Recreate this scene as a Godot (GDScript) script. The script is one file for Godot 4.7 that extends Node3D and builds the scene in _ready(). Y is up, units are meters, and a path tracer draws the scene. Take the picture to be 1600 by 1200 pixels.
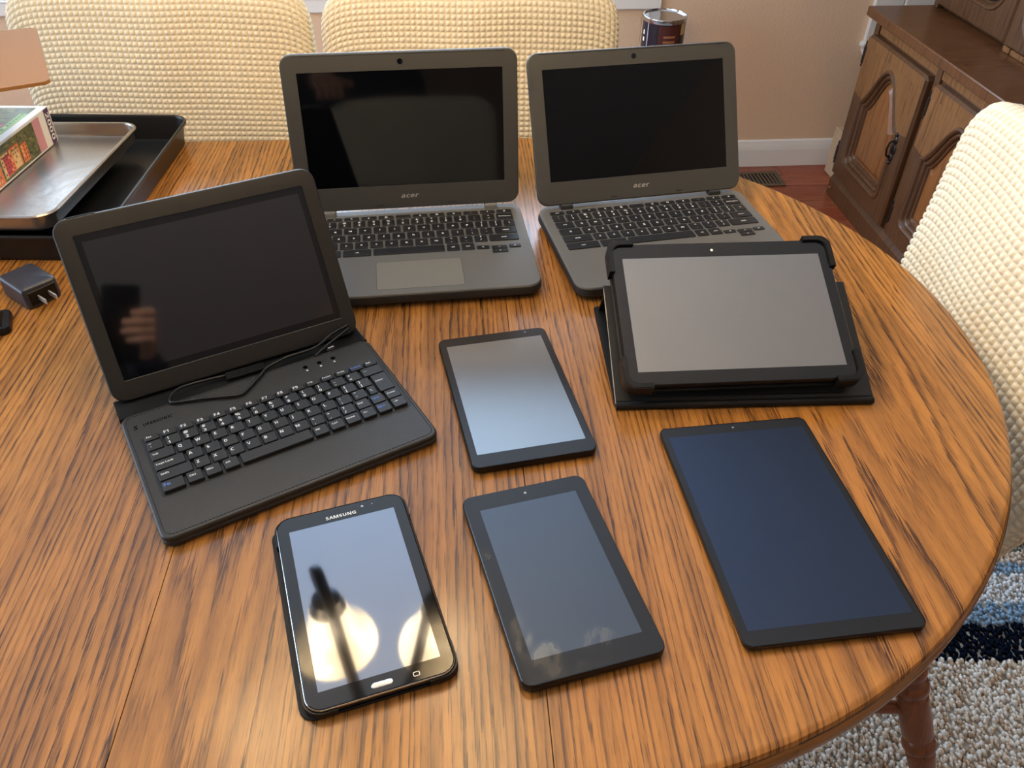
extends Node3D

const T := 0.75            # height of the table top
const ROOM_YAW := 0.096    # the room is turned a little against the view
var RT := Transform3D(Basis(Vector3.UP, ROOM_YAW), Vector3(0, 0, -2.75))
var M := {}
var FONT: SystemFont
var FONT_SERIF: SystemFont

# ------------------------------------------------------------------ mesh building
class MB:
	var p := PackedVector3Array()
	var uv := PackedVector2Array()
	var xf := Transform3D()
	func tri(a: Vector3, b: Vector3, c: Vector3, ua := Vector2.ZERO, ub := Vector2.ZERO, uc := Vector2.ZERO) -> void:
		p.append(xf * a); p.append(xf * b); p.append(xf * c)
		uv.append(ua); uv.append(ub); uv.append(uc)
	func quad(a: Vector3, b: Vector3, c: Vector3, d: Vector3, u0 := Vector2.ZERO, u1 := Vector2(1, 1)) -> void:
		tri(a, b, c, u0, Vector2(u1.x, u0.y), u1)
		tri(a, c, d, u0, u1, Vector2(u0.x, u1.y))
	func loft(rings: Array, closed := true, cap0 := false, cap1 := false) -> void:
		for r in rings.size() - 1:
			var A: PackedVector3Array = rings[r]
			var B: PackedVector3Array = rings[r + 1]
			var n := A.size()
			for i in (n if closed else n - 1):
				var j := (i + 1) % n
				_q(A[i], A[j], B[j], B[i])
		if cap0:
			cap(rings[0], true)
		if cap1:
			cap(rings[rings.size() - 1], false)
	func _q(a: Vector3, b: Vector3, c: Vector3, d: Vector3) -> void:
		tri(a, b, c, Vector2(a.x, a.z), Vector2(b.x, b.z), Vector2(c.x, c.z))
		tri(a, c, d, Vector2(a.x, a.z), Vector2(c.x, c.z), Vector2(d.x, d.z))
	func cap(r: PackedVector3Array, flip := false) -> void:
		var c := Vector3.ZERO
		for q in r:
			c += q
		c /= r.size()
		for i in r.size():
			var a := r[i]
			var b := r[(i + 1) % r.size()]
			if flip:
				tri(c, b, a, Vector2(c.x, c.z), Vector2(b.x, b.z), Vector2(a.x, a.z))
			else:
				tri(c, a, b, Vector2(c.x, c.z), Vector2(a.x, a.z), Vector2(b.x, b.z))
	# rounded rectangle outline in x,z
	static func rr(w: float, l: float, r: float, seg := 4, cx := 0.0, cz := 0.0) -> PackedVector2Array:
		var o := PackedVector2Array()
		r = minf(maxf(r, 0.00005), minf(w, l) * 0.499)
		for k in 4:
			var sx := 1.0 if k == 0 or k == 3 else -1.0
			var sz := 1.0 if k < 2 else -1.0
			for i in seg + 1:
				var a := (k + float(i) / seg) * PI / 2
				o.append(Vector2(cx + sx * (w / 2 - r) + r * cos(a), cz + sz * (l / 2 - r) + r * sin(a)))
		return o
	static func at(o: PackedVector2Array, y: float) -> PackedVector3Array:
		var r := PackedVector3Array()
		for q in o:
			r.append(Vector3(q.x, y, q.y))
		return r
	# stacked rounded rectangles: prof is an array of [inset, y]
	func slab(w: float, l: float, r: float, prof: Array, seg := 4, cx := 0.0, cz := 0.0, cap0 := true, cap1 := true) -> void:
		var rings := []
		for q in prof:
			rings.append(at(rr(w - 2 * q[0], l - 2 * q[0], r - q[0], seg, cx, cz), q[1]))
		loft(rings, true, cap0, cap1)
	# box with small chamfers, centre c, size s
	func box(c: Vector3, s: Vector3, b := 0.002) -> void:
		b = minf(b, minf(s.x, minf(s.y, s.z)) * 0.45)
		slab(s.x, s.z, b, [[b, c.y - s.y / 2], [0.0, c.y - s.y / 2 + b], [0.0, c.y + s.y / 2 - b], [b, c.y + s.y / 2]], 1, c.x, c.z)
	# prism: polygon (x,y) pairs of the y-z plane, extruded along x
	func prism_x(poly: PackedVector2Array, x0: float, x1: float) -> void:
		var a := PackedVector3Array()
		var b := PackedVector3Array()
		for q in poly:
			a.append(Vector3(x0, q.y, q.x)); b.append(Vector3(x1, q.y, q.x))
		loft([a, b], true)
		var ids := Geometry2D.triangulate_polygon(poly)
		for i in range(0, ids.size(), 3):
			tri(a[ids[i]], a[ids[i + 1]], a[ids[i + 2]])
			tri(b[ids[i]], b[ids[i + 2]], b[ids[i + 1]])
	# polygon in x,z extruded from y0 to y1
	func prism_y(poly: PackedVector2Array, y0: float, y1: float) -> void:
		var a := at(poly, y0)
		var b := at(poly, y1)
		loft([a, b], true)
		var ids := Geometry2D.triangulate_polygon(poly)
		for i in range(0, ids.size(), 3):
			tri(a[ids[i]], a[ids[i + 1]], a[ids[i + 2]])
			tri(b[ids[i]], b[ids[i + 2]], b[ids[i + 1]])
	func lathe(prof: Array, seg := 24, cap0 := true, cap1 := true) -> void:
		var rings := []
		for q in prof:
			var r := PackedVector3Array()
			for i in seg:
				var a := TAU * i / seg
				r.append(Vector3(q[0] * cos(a), q[1], q[0] * sin(a)))
			rings.append(r)
		loft(rings, true, cap0, cap1)
	func tube(path: PackedVector3Array, rad, sides := 8, flat := 1.0) -> void:
		var rings := []
		var up := Vector3.UP
		for i in path.size():
			var t := (path[mini(i + 1, path.size() - 1)] - path[maxi(i - 1, 0)]).normalized()
			if absf(t.dot(up)) > 0.95:
				up = Vector3.RIGHT if absf(t.x) < 0.8 else Vector3.FORWARD
			var s := t.cross(up).normalized()
			up = s.cross(t).normalized()
			var r: float = rad[i] if rad is Array else rad
			var ring := PackedVector3Array()
			for k in sides:
				var a := TAU * k / sides
				ring.append(path[i] + (s * cos(a) * flat + up * sin(a)) * r)
			rings.append(ring)
		loft(rings, true, true, true)
	func cyl(a: Vector3, b: Vector3, r: float, sides := 12) -> void:
		tube(PackedVector3Array([a, b]), r, sides)
	func done(angle := 38.0) -> ArrayMesh:
		var n := p.size()
		var fn := PackedVector3Array()
		fn.resize(n / 3)
		var at_pos := {}
		for f in n / 3:
			var c := (p[f * 3 + 2] - p[f * 3]).cross(p[f * 3 + 1] - p[f * 3])
			fn[f] = c
			for k in 3:
				var key := Vector3i((p[f * 3 + k] * 20000.0).round())
				if at_pos.has(key):
					at_pos[key].append(f)
				else:
					at_pos[key] = [f]
		var lim := cos(deg_to_rad(angle))
		var nn := PackedVector3Array()
		nn.resize(n)
		for f in n / 3:
			var me := fn[f].normalized()
			for k in 3:
				var s := Vector3.ZERO
				for g in at_pos[Vector3i((p[f * 3 + k] * 20000.0).round())]:
					if fn[g].normalized().dot(me) > lim:
						s += fn[g]
				nn[f * 3 + k] = s.normalized() if s.length_squared() > 0 else Vector3.UP
		var a := []
		a.resize(Mesh.ARRAY_MAX)
		a[Mesh.ARRAY_VERTEX] = p
		a[Mesh.ARRAY_NORMAL] = nn
		a[Mesh.ARRAY_TEX_UV] = uv
		var m := ArrayMesh.new()
		m.add_surface_from_arrays(Mesh.PRIMITIVE_TRIANGLES, a)
		return m

func text_tris(st: MB, txt: String, h: float, at: Transform3D, serif := false, lean := 0.0, squeeze := 1.0) -> void:
	# lettering h high (cap height), centred, lying in the x-z plane of «at», read from +z
	var t := TextMesh.new()
	t.font = FONT_SERIF if serif else FONT
	t.font_size = 24
	t.pixel_size = h / (24.0 * 0.72)
	t.depth = 0.0
	t.curve_step = 1.5
	t.text = txt
	var a := t.surface_get_arrays(0)
	var v: PackedVector3Array = a[Mesh.ARRAY_VERTEX]
	var ix = a[Mesh.ARRAY_INDEX]
	if ix == null:
		ix = PackedInt32Array(range(v.size()))
	for i in range(0, ix.size() / 3 * 3, 3):
		var q := []
		for k in 3:
			var c := v[ix[i + k]]
			q.append(at * Vector3((c.x + c.y * lean) * squeeze, 0, -c.y))
		st.tri(q[0], q[1], q[2])

# ------------------------------------------------------------------ nodes
func tag(o: Node3D, label: String, category: String, group := "", kind := "") -> Node3D:
	if label: o.set_meta("label", label)
	if category: o.set_meta("category", category)
	if group: o.set_meta("group", group)
	if kind: o.set_meta("kind", kind)
	return o

var taken := {}
func unique(called: String) -> String:
	if not taken.has(called):
		taken[called] = 0
		return called
	taken[called] += 1
	return "%s_%03d" % [called, taken[called]]

func thing(called: String, at: Vector3, yaw: float, label: String, category: String, group := "") -> Node3D:
	var o := Node3D.new()
	o.name = unique(called)
	add_child(o)
	o.transform = Transform3D(Basis(Vector3.UP, yaw), at)
	tag(o, label, category, group)
	return o

func part(parent: Node3D, called: String, mesh: Mesh, m: Material, xf := Transform3D()) -> MeshInstance3D:
	var o := MeshInstance3D.new()
	o.mesh = mesh
	o.material_override = m
	if parent == self:
		o.name = unique(called)
		add_child(o)
	else:
		# number repeats by hand so that names stay plain
		var nm := called
		var i := 0
		while parent.has_node(NodePath(nm)):
			i += 1
			nm = "%s_%03d" % [called, i]
		o.name = nm
		parent.add_child(o)
	o.transform = xf
	return o

func struct(called: String, mesh: Mesh, m: Material, label: String, category: String, xf := Transform3D()) -> MeshInstance3D:
	var o := part(self, called, mesh, m, xf)
	tag(o, label, category, "", "structure")
	return o

# frame of a plane tilted up by t about its own x axis; y points out of its face, z runs down it
func tilted(c: Vector3, t: float) -> Transform3D:
	return Transform3D(Basis(Vector3(1, 0, 0), Vector3(0, cos(t), sin(t)), Vector3(0, -sin(t), cos(t))), c)

# ------------------------------------------------------------------ materials
func col(r: float, g: float, b: float) -> Color:
	return Color(r / 255.0, g / 255.0, b / 255.0)

func mat(called: String, c: Color, rough := 0.5, metal := 0.0, spec := 0.5) -> StandardMaterial3D:
	var m := StandardMaterial3D.new()
	m.resource_name = called
	m.albedo_color = c
	m.roughness = rough
	m.metallic = metal
	m.metallic_specular = spec
	M[called] = m
	return m

func noise(freq: float, sd: int, oct := 3, type := FastNoiseLite.TYPE_SIMPLEX_SMOOTH) -> FastNoiseLite:
	var n := FastNoiseLite.new()
	n.noise_type = type
	n.seed = sd
	n.frequency = freq
	n.fractal_octaves = oct
	return n

func noise_bytes(w: int, h: int, fx: float, stretch: int, sd: int, oct := 3) -> PackedByteArray:
	var im := noise(fx, sd, oct).get_image(w, maxi(h / stretch, 4), false, false, true)
	im.resize(w, h, Image.INTERPOLATE_CUBIC)
	im.convert(Image.FORMAT_L8)
	return im.get_data()

# bumpy material relief from noise
func bump(m: StandardMaterial3D, freq: float, sd: int, scale_cm: float, per_metre: float, oct := 2, type := FastNoiseLite.TYPE_SIMPLEX_SMOOTH) -> void:
	var t := ImageTexture.create_from_image(noise(freq, sd, oct, type).get_seamless_image(256, 256))
	m.heightmap_enabled = true
	m.heightmap_texture = t
	m.heightmap_scale = scale_cm
	m.uv1_triplanar = true
	m.uv1_scale = Vector3.ONE * per_metre

# planks or boards of oak: rings cut flat or on the quarter, grain along v
func wood_image(w: int, h: int, size_x: float, size_z: float, sd: int, boards: Array, light: Color, dark: Color, ring: float, fine := 1.0) -> Image:
	var rng := RandomNumberGenerator.new()
	rng.seed = sd
	var warp := noise_bytes(w, h, 2.2 / w, 6, sd, 3)
	var warp2 := noise_bytes(w, h, 16.0 / w, 14, sd + 1, 3)
	var streak := noise_bytes(w, h, 330.0 / w * fine, 30, sd + 2, 2)
	var pore := noise_bytes(w, h, 520.0 / w * fine, 16, sd + 3, 1)
	var shade := noise_bytes(w, h, 30.0 / w, 12, sd + 4, 2)
	var lut := PackedByteArray()
	for i in 256:
		var c := light.lerp(dark, i / 255.0)
		lut.append(c.r8); lut.append(c.g8); lut.append(c.b8)
	var xc := PackedFloat32Array(); var d0 := PackedFloat32Array(); var sl := PackedFloat32Array(); var tone := PackedFloat32Array()
	var edges := boards.duplicate()
	edges.append(1.0)
	var b := 0
	var cur := []
	for x in w:
		while b < boards.size() and float(x) / w >= boards[b]:
			var left: float = edges[b] * size_x
			var right: float = edges[b + 1] * size_x
			var flat := rng.randf() < 0.5
			var mid := rng.randf_range(left + (right - left) * 0.3, left + (right - left) * 0.7) if flat else (left - rng.randf_range(0.05, 0.16))
			cur = [mid, rng.randf_range(0.02, 0.06) if flat else rng.randf_range(0.0, 0.03), rng.randf_range(0.018, 0.045) * (1.0 if rng.randf() < 0.5 else -1.0) if flat else rng.randf_range(-0.012, 0.012), rng.randf_range(-0.05, 0.07)]
			b += 1
		xc.append(cur[0]); d0.append(cur[1]); sl.append(cur[2]); tone.append(cur[3])
	var out := PackedByteArray()
	out.resize(w * h * 3)
	var inv := 1.0 / ring
	var amp := PackedFloat32Array()
	for i in 64:
		amp.append(pow(rng.randf(), 0.8) * 0.8 + 0.2)
	var k := 0
	for y in h:
		var z := (float(y) / h) * size_z
		for x in w:
			var i := y * w + x
			var dx: float = float(x) / w * size_x - xc[x] + (warp[i] - 128) * 0.00013
			var dd: float = d0[x] + sl[x] * (z + 0.3)
			var s: float = streak[i] * 0.0039
			var r: float = sqrt(dx * dx + dd * dd) * inv + (warp2[i] - 128) * 0.0042 + (s - 0.5) * 0.55
			var f: float = r - floorf(r)
			var rk := int(r) & 63
			var e: float = (f * 16.0 if f < 0.06 else clampf(1.25 - (f - 0.06) * 3.2, 0.0, 1.0)) * amp[rk]
			var q: float = pore[i] * 0.0039
			var dk: float = e * (0.34 + 0.62 * s) + maxf(0.0, q - 0.58) * 1.7 * (0.35 + e) + (s - 0.5) * 0.16 + (shade[i] - 128) * 0.0017 + tone[x] + 0.10
			var li := clampi(int(dk * 255.0), 0, 255) * 3
			out[k] = lut[li]; out[k + 1] = lut[li + 1]; out[k + 2] = lut[li + 2]
			k += 3
	return Image.create_from_data(w, h, false, Image.FORMAT_RGB8, out)

func make_materials() -> void:
	FONT = SystemFont.new(); FONT.font_names = PackedStringArray(["Droid Sans"]); FONT.font_weight = 700
	FONT_SERIF = SystemFont.new(); FONT_SERIF.font_names = PackedStringArray(["Droid Serif"]); FONT_SERIF.font_weight = 700
	# table oak
	var la := col(172, 116, 54)
	var da := col(62, 37, 18)
	for k in 2:
		var im := wood_image(1536, 2048, 0.62, 1.10, 11 + k * 7, [0.0, 0.17, 0.36, 0.52, 0.74, 0.88] if k == 0 else [0.0, 0.2, 0.36, 0.5, 0.68, 0.84], la, da, 0.0066)
		var m := mat("table_oak_%d" % k, Color.WHITE, 0.24)
		m.albedo_texture = ImageTexture.create_from_image(im)
		m.uv1_scale = Vector3(1 / 0.62, 1 / 1.10, 1)
		bump_none(m)
	# edge of the table and chair wood
	var ed := wood_image(512, 512, 0.25, 0.5, 31, [0.0], col(146, 98, 44), col(60, 36, 16), 0.012)
	var me := mat("edge_oak", Color.WHITE, 0.3); me.albedo_texture = ImageTexture.create_from_image(ed)
	me.uv1_triplanar = true; me.uv1_scale = Vector3(2.4, 6, 2.4)
	var mb := mat("edge_band_oak", Color.WHITE, 0.3); mb.albedo_texture = me.albedo_texture
	var cw := wood_image(512, 512, 0.2, 0.4, 41, [0.0], col(128, 72, 38), col(72, 34, 16), 0.012)
	var mc := mat("chair_wood", Color.WHITE, 0.3); mc.albedo_texture = ImageTexture.create_from_image(cw)
	mc.uv1_triplanar = true; mc.uv1_scale = Vector3(5, 2.5, 5)
	# cabinet woods
	var kb := wood_image(512, 512, 0.3, 0.6, 51, [0.0], col(112, 76, 48), col(62, 38, 22), 0.016, 0.7)
	for q in [["cabinet_wood", Color(0.82, 0.82, 0.82), 0.34], ["cabinet_burl", Color(1.15, 1.15, 1.08), 0.32], ["cabinet_panel", Color(1.2, 1.12, 0.95), 0.36], ["cabinet_top", Color(0.92, 0.86, 0.8), 0.3]]:
		var m := mat(q[0], q[1], q[2]); m.albedo_texture = ImageTexture.create_from_image(kb)
		m.uv1_triplanar = true; m.uv1_scale = Vector3(3.2, 2.0, 3.2)
	# floor planks, four tones
	var fl := wood_image(512, 512, 0.16, 1.0, 61, [0.0, 0.5], col(150, 82, 54), col(92, 42, 26), 0.014, 0.6)
	for i in 4:
		var m := mat("plank_%d" % i, [Color(1, 1, 1), Color(0.9, 0.88, 0.86), Color(1.08, 1.02, 1.0), Color(0.96, 0.9, 0.9)][i], 0.26)
		m.albedo_texture = ImageTexture.create_from_image(fl)
		m.uv1_scale = Vector3(1, 1, 1)
	mat("subfloor", col(70, 36, 24), 0.6)
	var wl := mat("wall_paint", col(222, 192, 162), 0.75, 0, 0.3); bump(wl, 0.06, 5, 0.05, 6.0)
	mat("ceiling_paint", col(228, 230, 232), 0.9, 0, 0.2)
	mat("white_paint", col(232, 228, 222), 0.35)
	var gl := mat("window_glass", Color(0.9, 0.95, 1.0, 0.06), 0.02); gl.transparency = BaseMaterial3D.TRANSPARENCY_ALPHA
	mat("ground", col(190, 205, 215), 0.9)
	# electronics
	mat("laptop_grey", col(92, 92, 89), 0.5); bump(M["laptop_grey"], 0.2, 8, 0.004, 24.0)
	mat("laptop_bezel", col(52, 52, 50), 0.52); bump(M["laptop_bezel"], 0.2, 9, 0.004, 24.0)
	mat("laptop_side", col(30, 30, 30), 0.55)
	mat("hinge_grey", col(108, 107, 104), 0.45)
	mat("hinge_dark", col(40, 41, 42), 0.5)
	mat("key_black", col(17, 17, 19), 0.48)
	mat("key_case", col(22, 22, 21), 0.42)
	mat("legend_white", col(235, 235, 230), 0.6)
	mat("legend_blue", col(90, 130, 220), 0.6)
	mat("touchpad_grey", col(112, 111, 104), 0.42)
	mat("logo_silver", col(170, 170, 168), 0.3, 0.6)
	mat("black_plastic", col(9, 9, 10), 0.42, 0.0, 0.4)
	mat("black_hole", col(5, 5, 6), 0.5)
	mat("lens_glass", col(6, 8, 14), 0.08)
	mat("lens_dot", col(150, 160, 170), 0.25)
	mat("bezel_glass", col(8, 9, 11), 0.06, 0.0, 0.5)
	mat("bezel_satin", col(8, 9, 12), 0.14, 0.0, 0.5)
	mat("screen_laptop", col(4, 5, 8), 0.05, 0.0, 0.36)
	mat("screen_kb", col(8, 10, 14), 0.05, 0.0, 0.71)
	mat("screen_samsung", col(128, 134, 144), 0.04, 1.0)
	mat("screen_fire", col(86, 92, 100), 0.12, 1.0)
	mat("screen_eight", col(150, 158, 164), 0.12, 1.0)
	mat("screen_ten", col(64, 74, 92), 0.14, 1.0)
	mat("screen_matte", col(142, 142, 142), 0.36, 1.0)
	mat("chrome", col(200, 200, 198), 0.16, 1.0)
	mat("button_silver", col(150, 155, 162), 0.25, 0.8)
	var le := mat("leather_black", col(36, 35, 32), 0.44, 0.0, 0.5); bump(le, 0.12, 17, 0.012, 22.0, 3)
	mat("leather_dark", col(11, 11, 11), 0.55, 0.0, 0.38); bump(M["leather_dark"], 0.12, 18, 0.012, 22.0, 3)
	mat("leather_frame", col(26, 25, 23), 0.5, 0.0, 0.45); bump(M["leather_frame"], 0.2, 19, 0.01, 30.0, 2)
	mat("stitch", col(12, 12, 12), 0.7)
	mat("worn_edge", col(150, 140, 125), 0.8)
	mat("deboss", col(6, 6, 6), 0.9, 0.0, 0.1)
	mat("cable_black", col(12, 12, 12), 0.35)
	mat("cable_grey", col(150, 148, 140), 0.5)
	mat("prong_metal", col(215, 210, 200), 0.4, 0.7)
	mat("charger_black", col(46, 47, 54), 0.36)
	# kitchen things
	var al := mat("aluminium", col(178, 172, 164), 0.33, 1.0); bump(al, 0.03, 23, 0.02, 5.0, 4)
	mat("dark_steel", col(46, 46, 47), 0.3, 0.65)
	mat("cardboard", col(128, 88, 44), 0.85); bump(M["cardboard"], 0.1, 25, 0.01, 16.0)
	mat("carton_beige", col(190, 165, 135), 0.7)
	mat("white_card", col(236, 232, 222), 0.5)
	mat("print_purple", col(70, 32, 84), 0.45)
	mat("tin_lid", col(190, 195, 202), 0.14, 1.0)
	# soft things
	var cv := mat("waffle_cloth", col(214, 203, 178), 0.9, 0, 0.2)
	cv.rim_enabled = true; cv.rim = 0.25; cv.rim_tint = 0.5
	mat("rug_base", col(170, 164, 154), 0.95, 0, 0.1)
	var rp := mat("rug_pile", Color.WHITE, 0.95, 0, 0.1); rp.vertex_color_use_as_albedo = true
	# lamp
	mat("bronze", col(36, 30, 27), 0.35, 0.5)
	var sh := mat("lamp_shade_glass", col(250, 244, 230), 0.3)
	sh.emission_enabled = true; sh.emission = Color(1.0, 0.84, 0.6); sh.emission_energy_multiplier = 0.4
	mat("register_brown", col(92, 72, 52), 0.5)

func bump_none(m: StandardMaterial3D) -> void:
	m.texture_repeat = true

# ------------------------------------------------------------------ the scene
func _ready() -> void:
	# camera
	var cam := Camera3D.new()
	cam.name = "camera"
	add_child(cam)
	cam.fov = rad_to_deg(2.0 * atan(600.0 / 1288.92))
	var pitch := 0.69865
	var roll := 0.01727
	var up := Vector3(0, cos(pitch), -sin(pitch))
	var right := Vector3.RIGHT
	cam.transform = Transform3D(Basis(right * cos(roll) + up * sin(roll), up * cos(roll) - right * sin(roll), Vector3(0, sin(pitch), cos(pitch))), Vector3(0, T + 0.56382, 0))
	cam.near = 0.02
	cam.current = true
	# sky and exposure
	var we := WorldEnvironment.new()
	we.name = "world"
	var env := Environment.new()
	env.background_mode = Environment.BG_SKY
	var sky := Sky.new()
	var sm := ProceduralSkyMaterial.new()
	sm.sky_top_color = Color(0.55, 0.72, 0.95)
	sm.sky_horizon_color = Color(0.86, 0.93, 1.0)
	sm.ground_bottom_color = Color(0.55, 0.6, 0.65)
	sm.ground_horizon_color = Color(0.8, 0.86, 0.92)
	sky.sky_material = sm
	env.sky = sky
	env.background_energy_multiplier = 2.2
	env.tonemap_mode = Environment.TONE_MAPPER_LINEAR
	env.tonemap_exposure = 1.0
	env.sdfgi_enabled = true
	env.ssao_enabled = true
	env.ssil_enabled = true
	we.environment = env
	add_child(we)
	# daylight through the window behind the chairs
	window_light("window_daylight", Transform3D(Basis(Vector3.UP, PI), Vector3(-0.575, 1.325, -0.02)), Vector2(1.9, 1.42), 3.0)
	window_light("side_daylight", Transform3D(Basis(Vector3.UP, -PI / 2), Vector3(XL - 0.02, 1.325, 1.9)), Vector2(1.96, 1.42), 1.6)

	make_materials()
	build_room()
	build_table()
	build_rug()
	build_chairs()
	build_cabinet()
	build_chandelier()
	build_laptops()
	build_keyboard_case()
	build_easel_case()
	build_flat_tablets()
	build_pans()
	build_small_things()
	build_photographer()

func window_light(called: String, at: Transform3D, size: Vector2, energy: float) -> void:
	var l := AreaLight3D.new()
	l.name = called
	l.area_size = size
	l.area_normalize_energy = false
	l.light_color = Color(0.80, 0.90, 1.0)
	l.light_energy = energy
	l.shadow_enabled = true
	add_child(l)
	l.transform = RT * at

func boxes(list: Array, b := 0.002) -> ArrayMesh:
	var st := MB.new()
	for q in list:   # [x0,x1,y0,y1,z0,z1]
		st.box(Vector3((q[0] + q[1]) / 2, (q[2] + q[3]) / 2, (q[4] + q[5]) / 2), Vector3(q[1] - q[0], q[3] - q[2], q[5] - q[4]), b)
	return st.done()

const XL := -2.5
const XR := 1.58
const ZN := 6.4
const CEIL := 2.44
const WX0 := -1.55
const WX1 := 0.40
const WY0 := 0.60
const WY1 := 2.05

func build_room() -> void:
	struct("floor", boxes([[XL - 0.14, XR + 0.14, -0.12, -0.012, -0.14, ZN + 0.14]]), M["subfloor"], "dark subfloor beneath the red-brown wooden planks", "floor", RT)
	var fl: Node3D = get_node("floor")
	# planks: four lengths, laid in staggered rows along the window wall
	var rng := RandomNumberGenerator.new()
	rng.seed = 5
	var meshes := {}
	var row := 0
	var z := 0.004
	while z < 3.0:
		var x := XL + 0.004
		var first := true
		while x < XR - 0.02:
			var len: float = 1.0 if not first else [0.45, 0.8, 0.6, 1.0, 0.3][row % 5]
			len = minf(len, XR - 0.004 - x)
			first = false
			var key := "%.3f_%d" % [len, rng.randi() % 3]
			if not meshes.has(key):
				var st := MB.new()
				st.box(Vector3(0, -0.006, 0), Vector3(len - 0.0012, 0.0118, 0.0818), 0.0012)
				var off := Vector2(rng.randf(), rng.randf())
				for i in st.uv.size():
					st.uv[i] = Vector2(st.uv[i].y / 0.16 + off.x, st.uv[i].x + off.y)
				meshes[key] = st.done()
			part(fl, "plank", meshes[key], M["plank_%d" % (rng.randi() % 4)], Transform3D(Basis(), Vector3(x + len / 2, 0, z + 0.0415)))
			x += len
		z += 0.083
		row += 1
	var far := boxes([[XL + 0.002, XR - 0.002, -0.0118, 0.0, z + 0.001, ZN - 0.002]])
	tag(part(fl, "far_planks", far, M["plank_0"]), "", "", "", "stuff")
	struct("ceiling", boxes([[XL - 0.14, XR + 0.14, CEIL, CEIL + 0.12, -0.14, ZN + 0.14]]), M["ceiling_paint"], "plain white painted ceiling above the table", "ceiling", RT)
	struct("wall_back", boxes([[XL - 0.14, WX0, 0, CEIL, -0.14, 0], [WX1, XR + 0.14, 0, CEIL, -0.14, 0], [WX0, WX1, 0, WY0, -0.14, 0], [WX0, WX1, WY1, CEIL, -0.14, 0]]), M["wall_paint"], "tan painted wall with the window, behind the laptops", "wall", RT)
	struct("wall_left", boxes([[XL - 0.14, XL, 0, CEIL, 0, 0.9], [XL - 0.14, XL, 0, CEIL, 2.9, ZN], [XL - 0.14, XL, 0, 0.60, 0.9, 2.9], [XL - 0.14, XL, 2.05, CEIL, 0.9, 2.9]]), M["wall_paint"], "tan painted wall on the left side of the room", "wall", RT)
	struct("wall_right", boxes([[XR, XR + 0.14, 0, CEIL, 0, ZN]]), M["wall_paint"], "tan painted wall behind the wooden china cabinet", "wall", RT)
	struct("wall_near", boxes([[XL - 0.14, XR + 0.14, 0, CEIL, ZN, ZN + 0.14]]), M["wall_paint"], "tan painted wall opposite the window", "wall", RT)
	# baseboard with a moulded top
	var poly := PackedVector2Array([Vector2(0, 0), Vector2(0.014, 0), Vector2(0.014, 0.06), Vector2(0.0125, 0.064), Vector2(0.0125, 0.07), Vector2(0.009, 0.08), Vector2(0.006, 0.092), Vector2(0, 0.096)])
	var st := MB.new()
	st.prism_x(poly, XL, XR)
	struct("baseboard_back", st.done(), M["white_paint"], "white moulded baseboard along the foot of the tan wall", "baseboard", RT)
	# window: casing, two sashes, panes
	var w := struct("window_1", boxes([[WX0 - 0.055, WX1 + 0.055, WY0 - 0.055, WY0, 0.0, 0.018], [WX0 - 0.055, WX1 + 0.055, WY1, WY1 + 0.055, 0.0, 0.018], [WX0 - 0.055, WX0, WY0, WY1, 0.0, 0.018], [WX1, WX1 + 0.055, WY0, WY1, 0.0, 0.018]], 0.004), M["white_paint"], "white framed window behind the two dining chairs", "window", RT)
	var bead := MB.new()
	bead.tube(PackedVector3Array([Vector3(WX0, WY0 - 0.012, 0.018), Vector3(WX1 + 0.012, WY0 - 0.012, 0.018), Vector3(WX1 + 0.012, WY1, 0.018)]), 0.004, 6)
	part(w, "casing_bead", bead.done(), M["white_paint"])
	var xm := (WX0 + WX1) / 2
	for k in 2:
		var a := WX0 + 0.004 if k == 0 else xm + 0.02
		var b := xm - 0.02 if k == 0 else WX1 - 0.004
		var sash := part(w, "sash", boxes([[a, b, WY0, WY0 + 0.05, -0.09, -0.045], [a, b, WY1 - 0.05, WY1, -0.09, -0.045], [a, a + 0.045, WY0 + 0.05, WY1 - 0.05, -0.09, -0.045], [b - 0.045, b, WY0 + 0.05, WY1 - 0.05, -0.09, -0.045], [a + 0.045, b - 0.045, 1.30, 1.33, -0.085, -0.05]], 0.003), M["white_paint"])
		part(sash, "pane", boxes([[a + 0.04, b - 0.04, WY0 + 0.045, WY1 - 0.045, -0.07, -0.066]], 0.0005), M["window_glass"])
	# a second window on the left-hand wall, out of the picture
	var w2t := RT * Transform3D(Basis(Vector3.UP, PI / 2), Vector3(XL, 0, 1.9))
	var w2 := struct("window_2", boxes([[-1.055, 1.055, 0.545, 0.60, 0.0, 0.018], [-1.055, 1.055, 2.05, 2.105, 0.0, 0.018], [-1.055, -1.0, 0.60, 2.05, 0.0, 0.018], [1.0, 1.055, 0.60, 2.05, 0.0, 0.018]], 0.004), M["white_paint"], "white framed window on the left wall, beyond the edge of the table", "window", w2t)
	var s2 := part(w2, "sash", boxes([[-1, 1, 0.60, 0.65, -0.09, -0.045], [-1, 1, 2.0, 2.05, -0.09, -0.045], [-1, -0.95, 0.65, 2.0, -0.09, -0.045], [0.95, 1.0, 0.65, 2.0, -0.09, -0.045], [-0.025, 0.025, 0.65, 2.0, -0.09, -0.045]], 0.003), M["white_paint"])
	part(s2, "pane", boxes([[-0.96, 0.96, 0.64, 2.01, -0.07, -0.066]], 0.0005), M["window_glass"])
	part(w, "mullion", boxes([[xm - 0.02, xm + 0.02, WY0, WY1, -0.12, -0.03]], 0.003), M["white_paint"])
	# white board trim beside the cabinet
	var tr := MB.new()
	tr.prism_x(PackedVector2Array([Vector2(0, 0.405), Vector2(0.02, 0.395), Vector2(0.02, 2.0), Vector2(0, 2.0)]), 1.158, 1.25)
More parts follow.
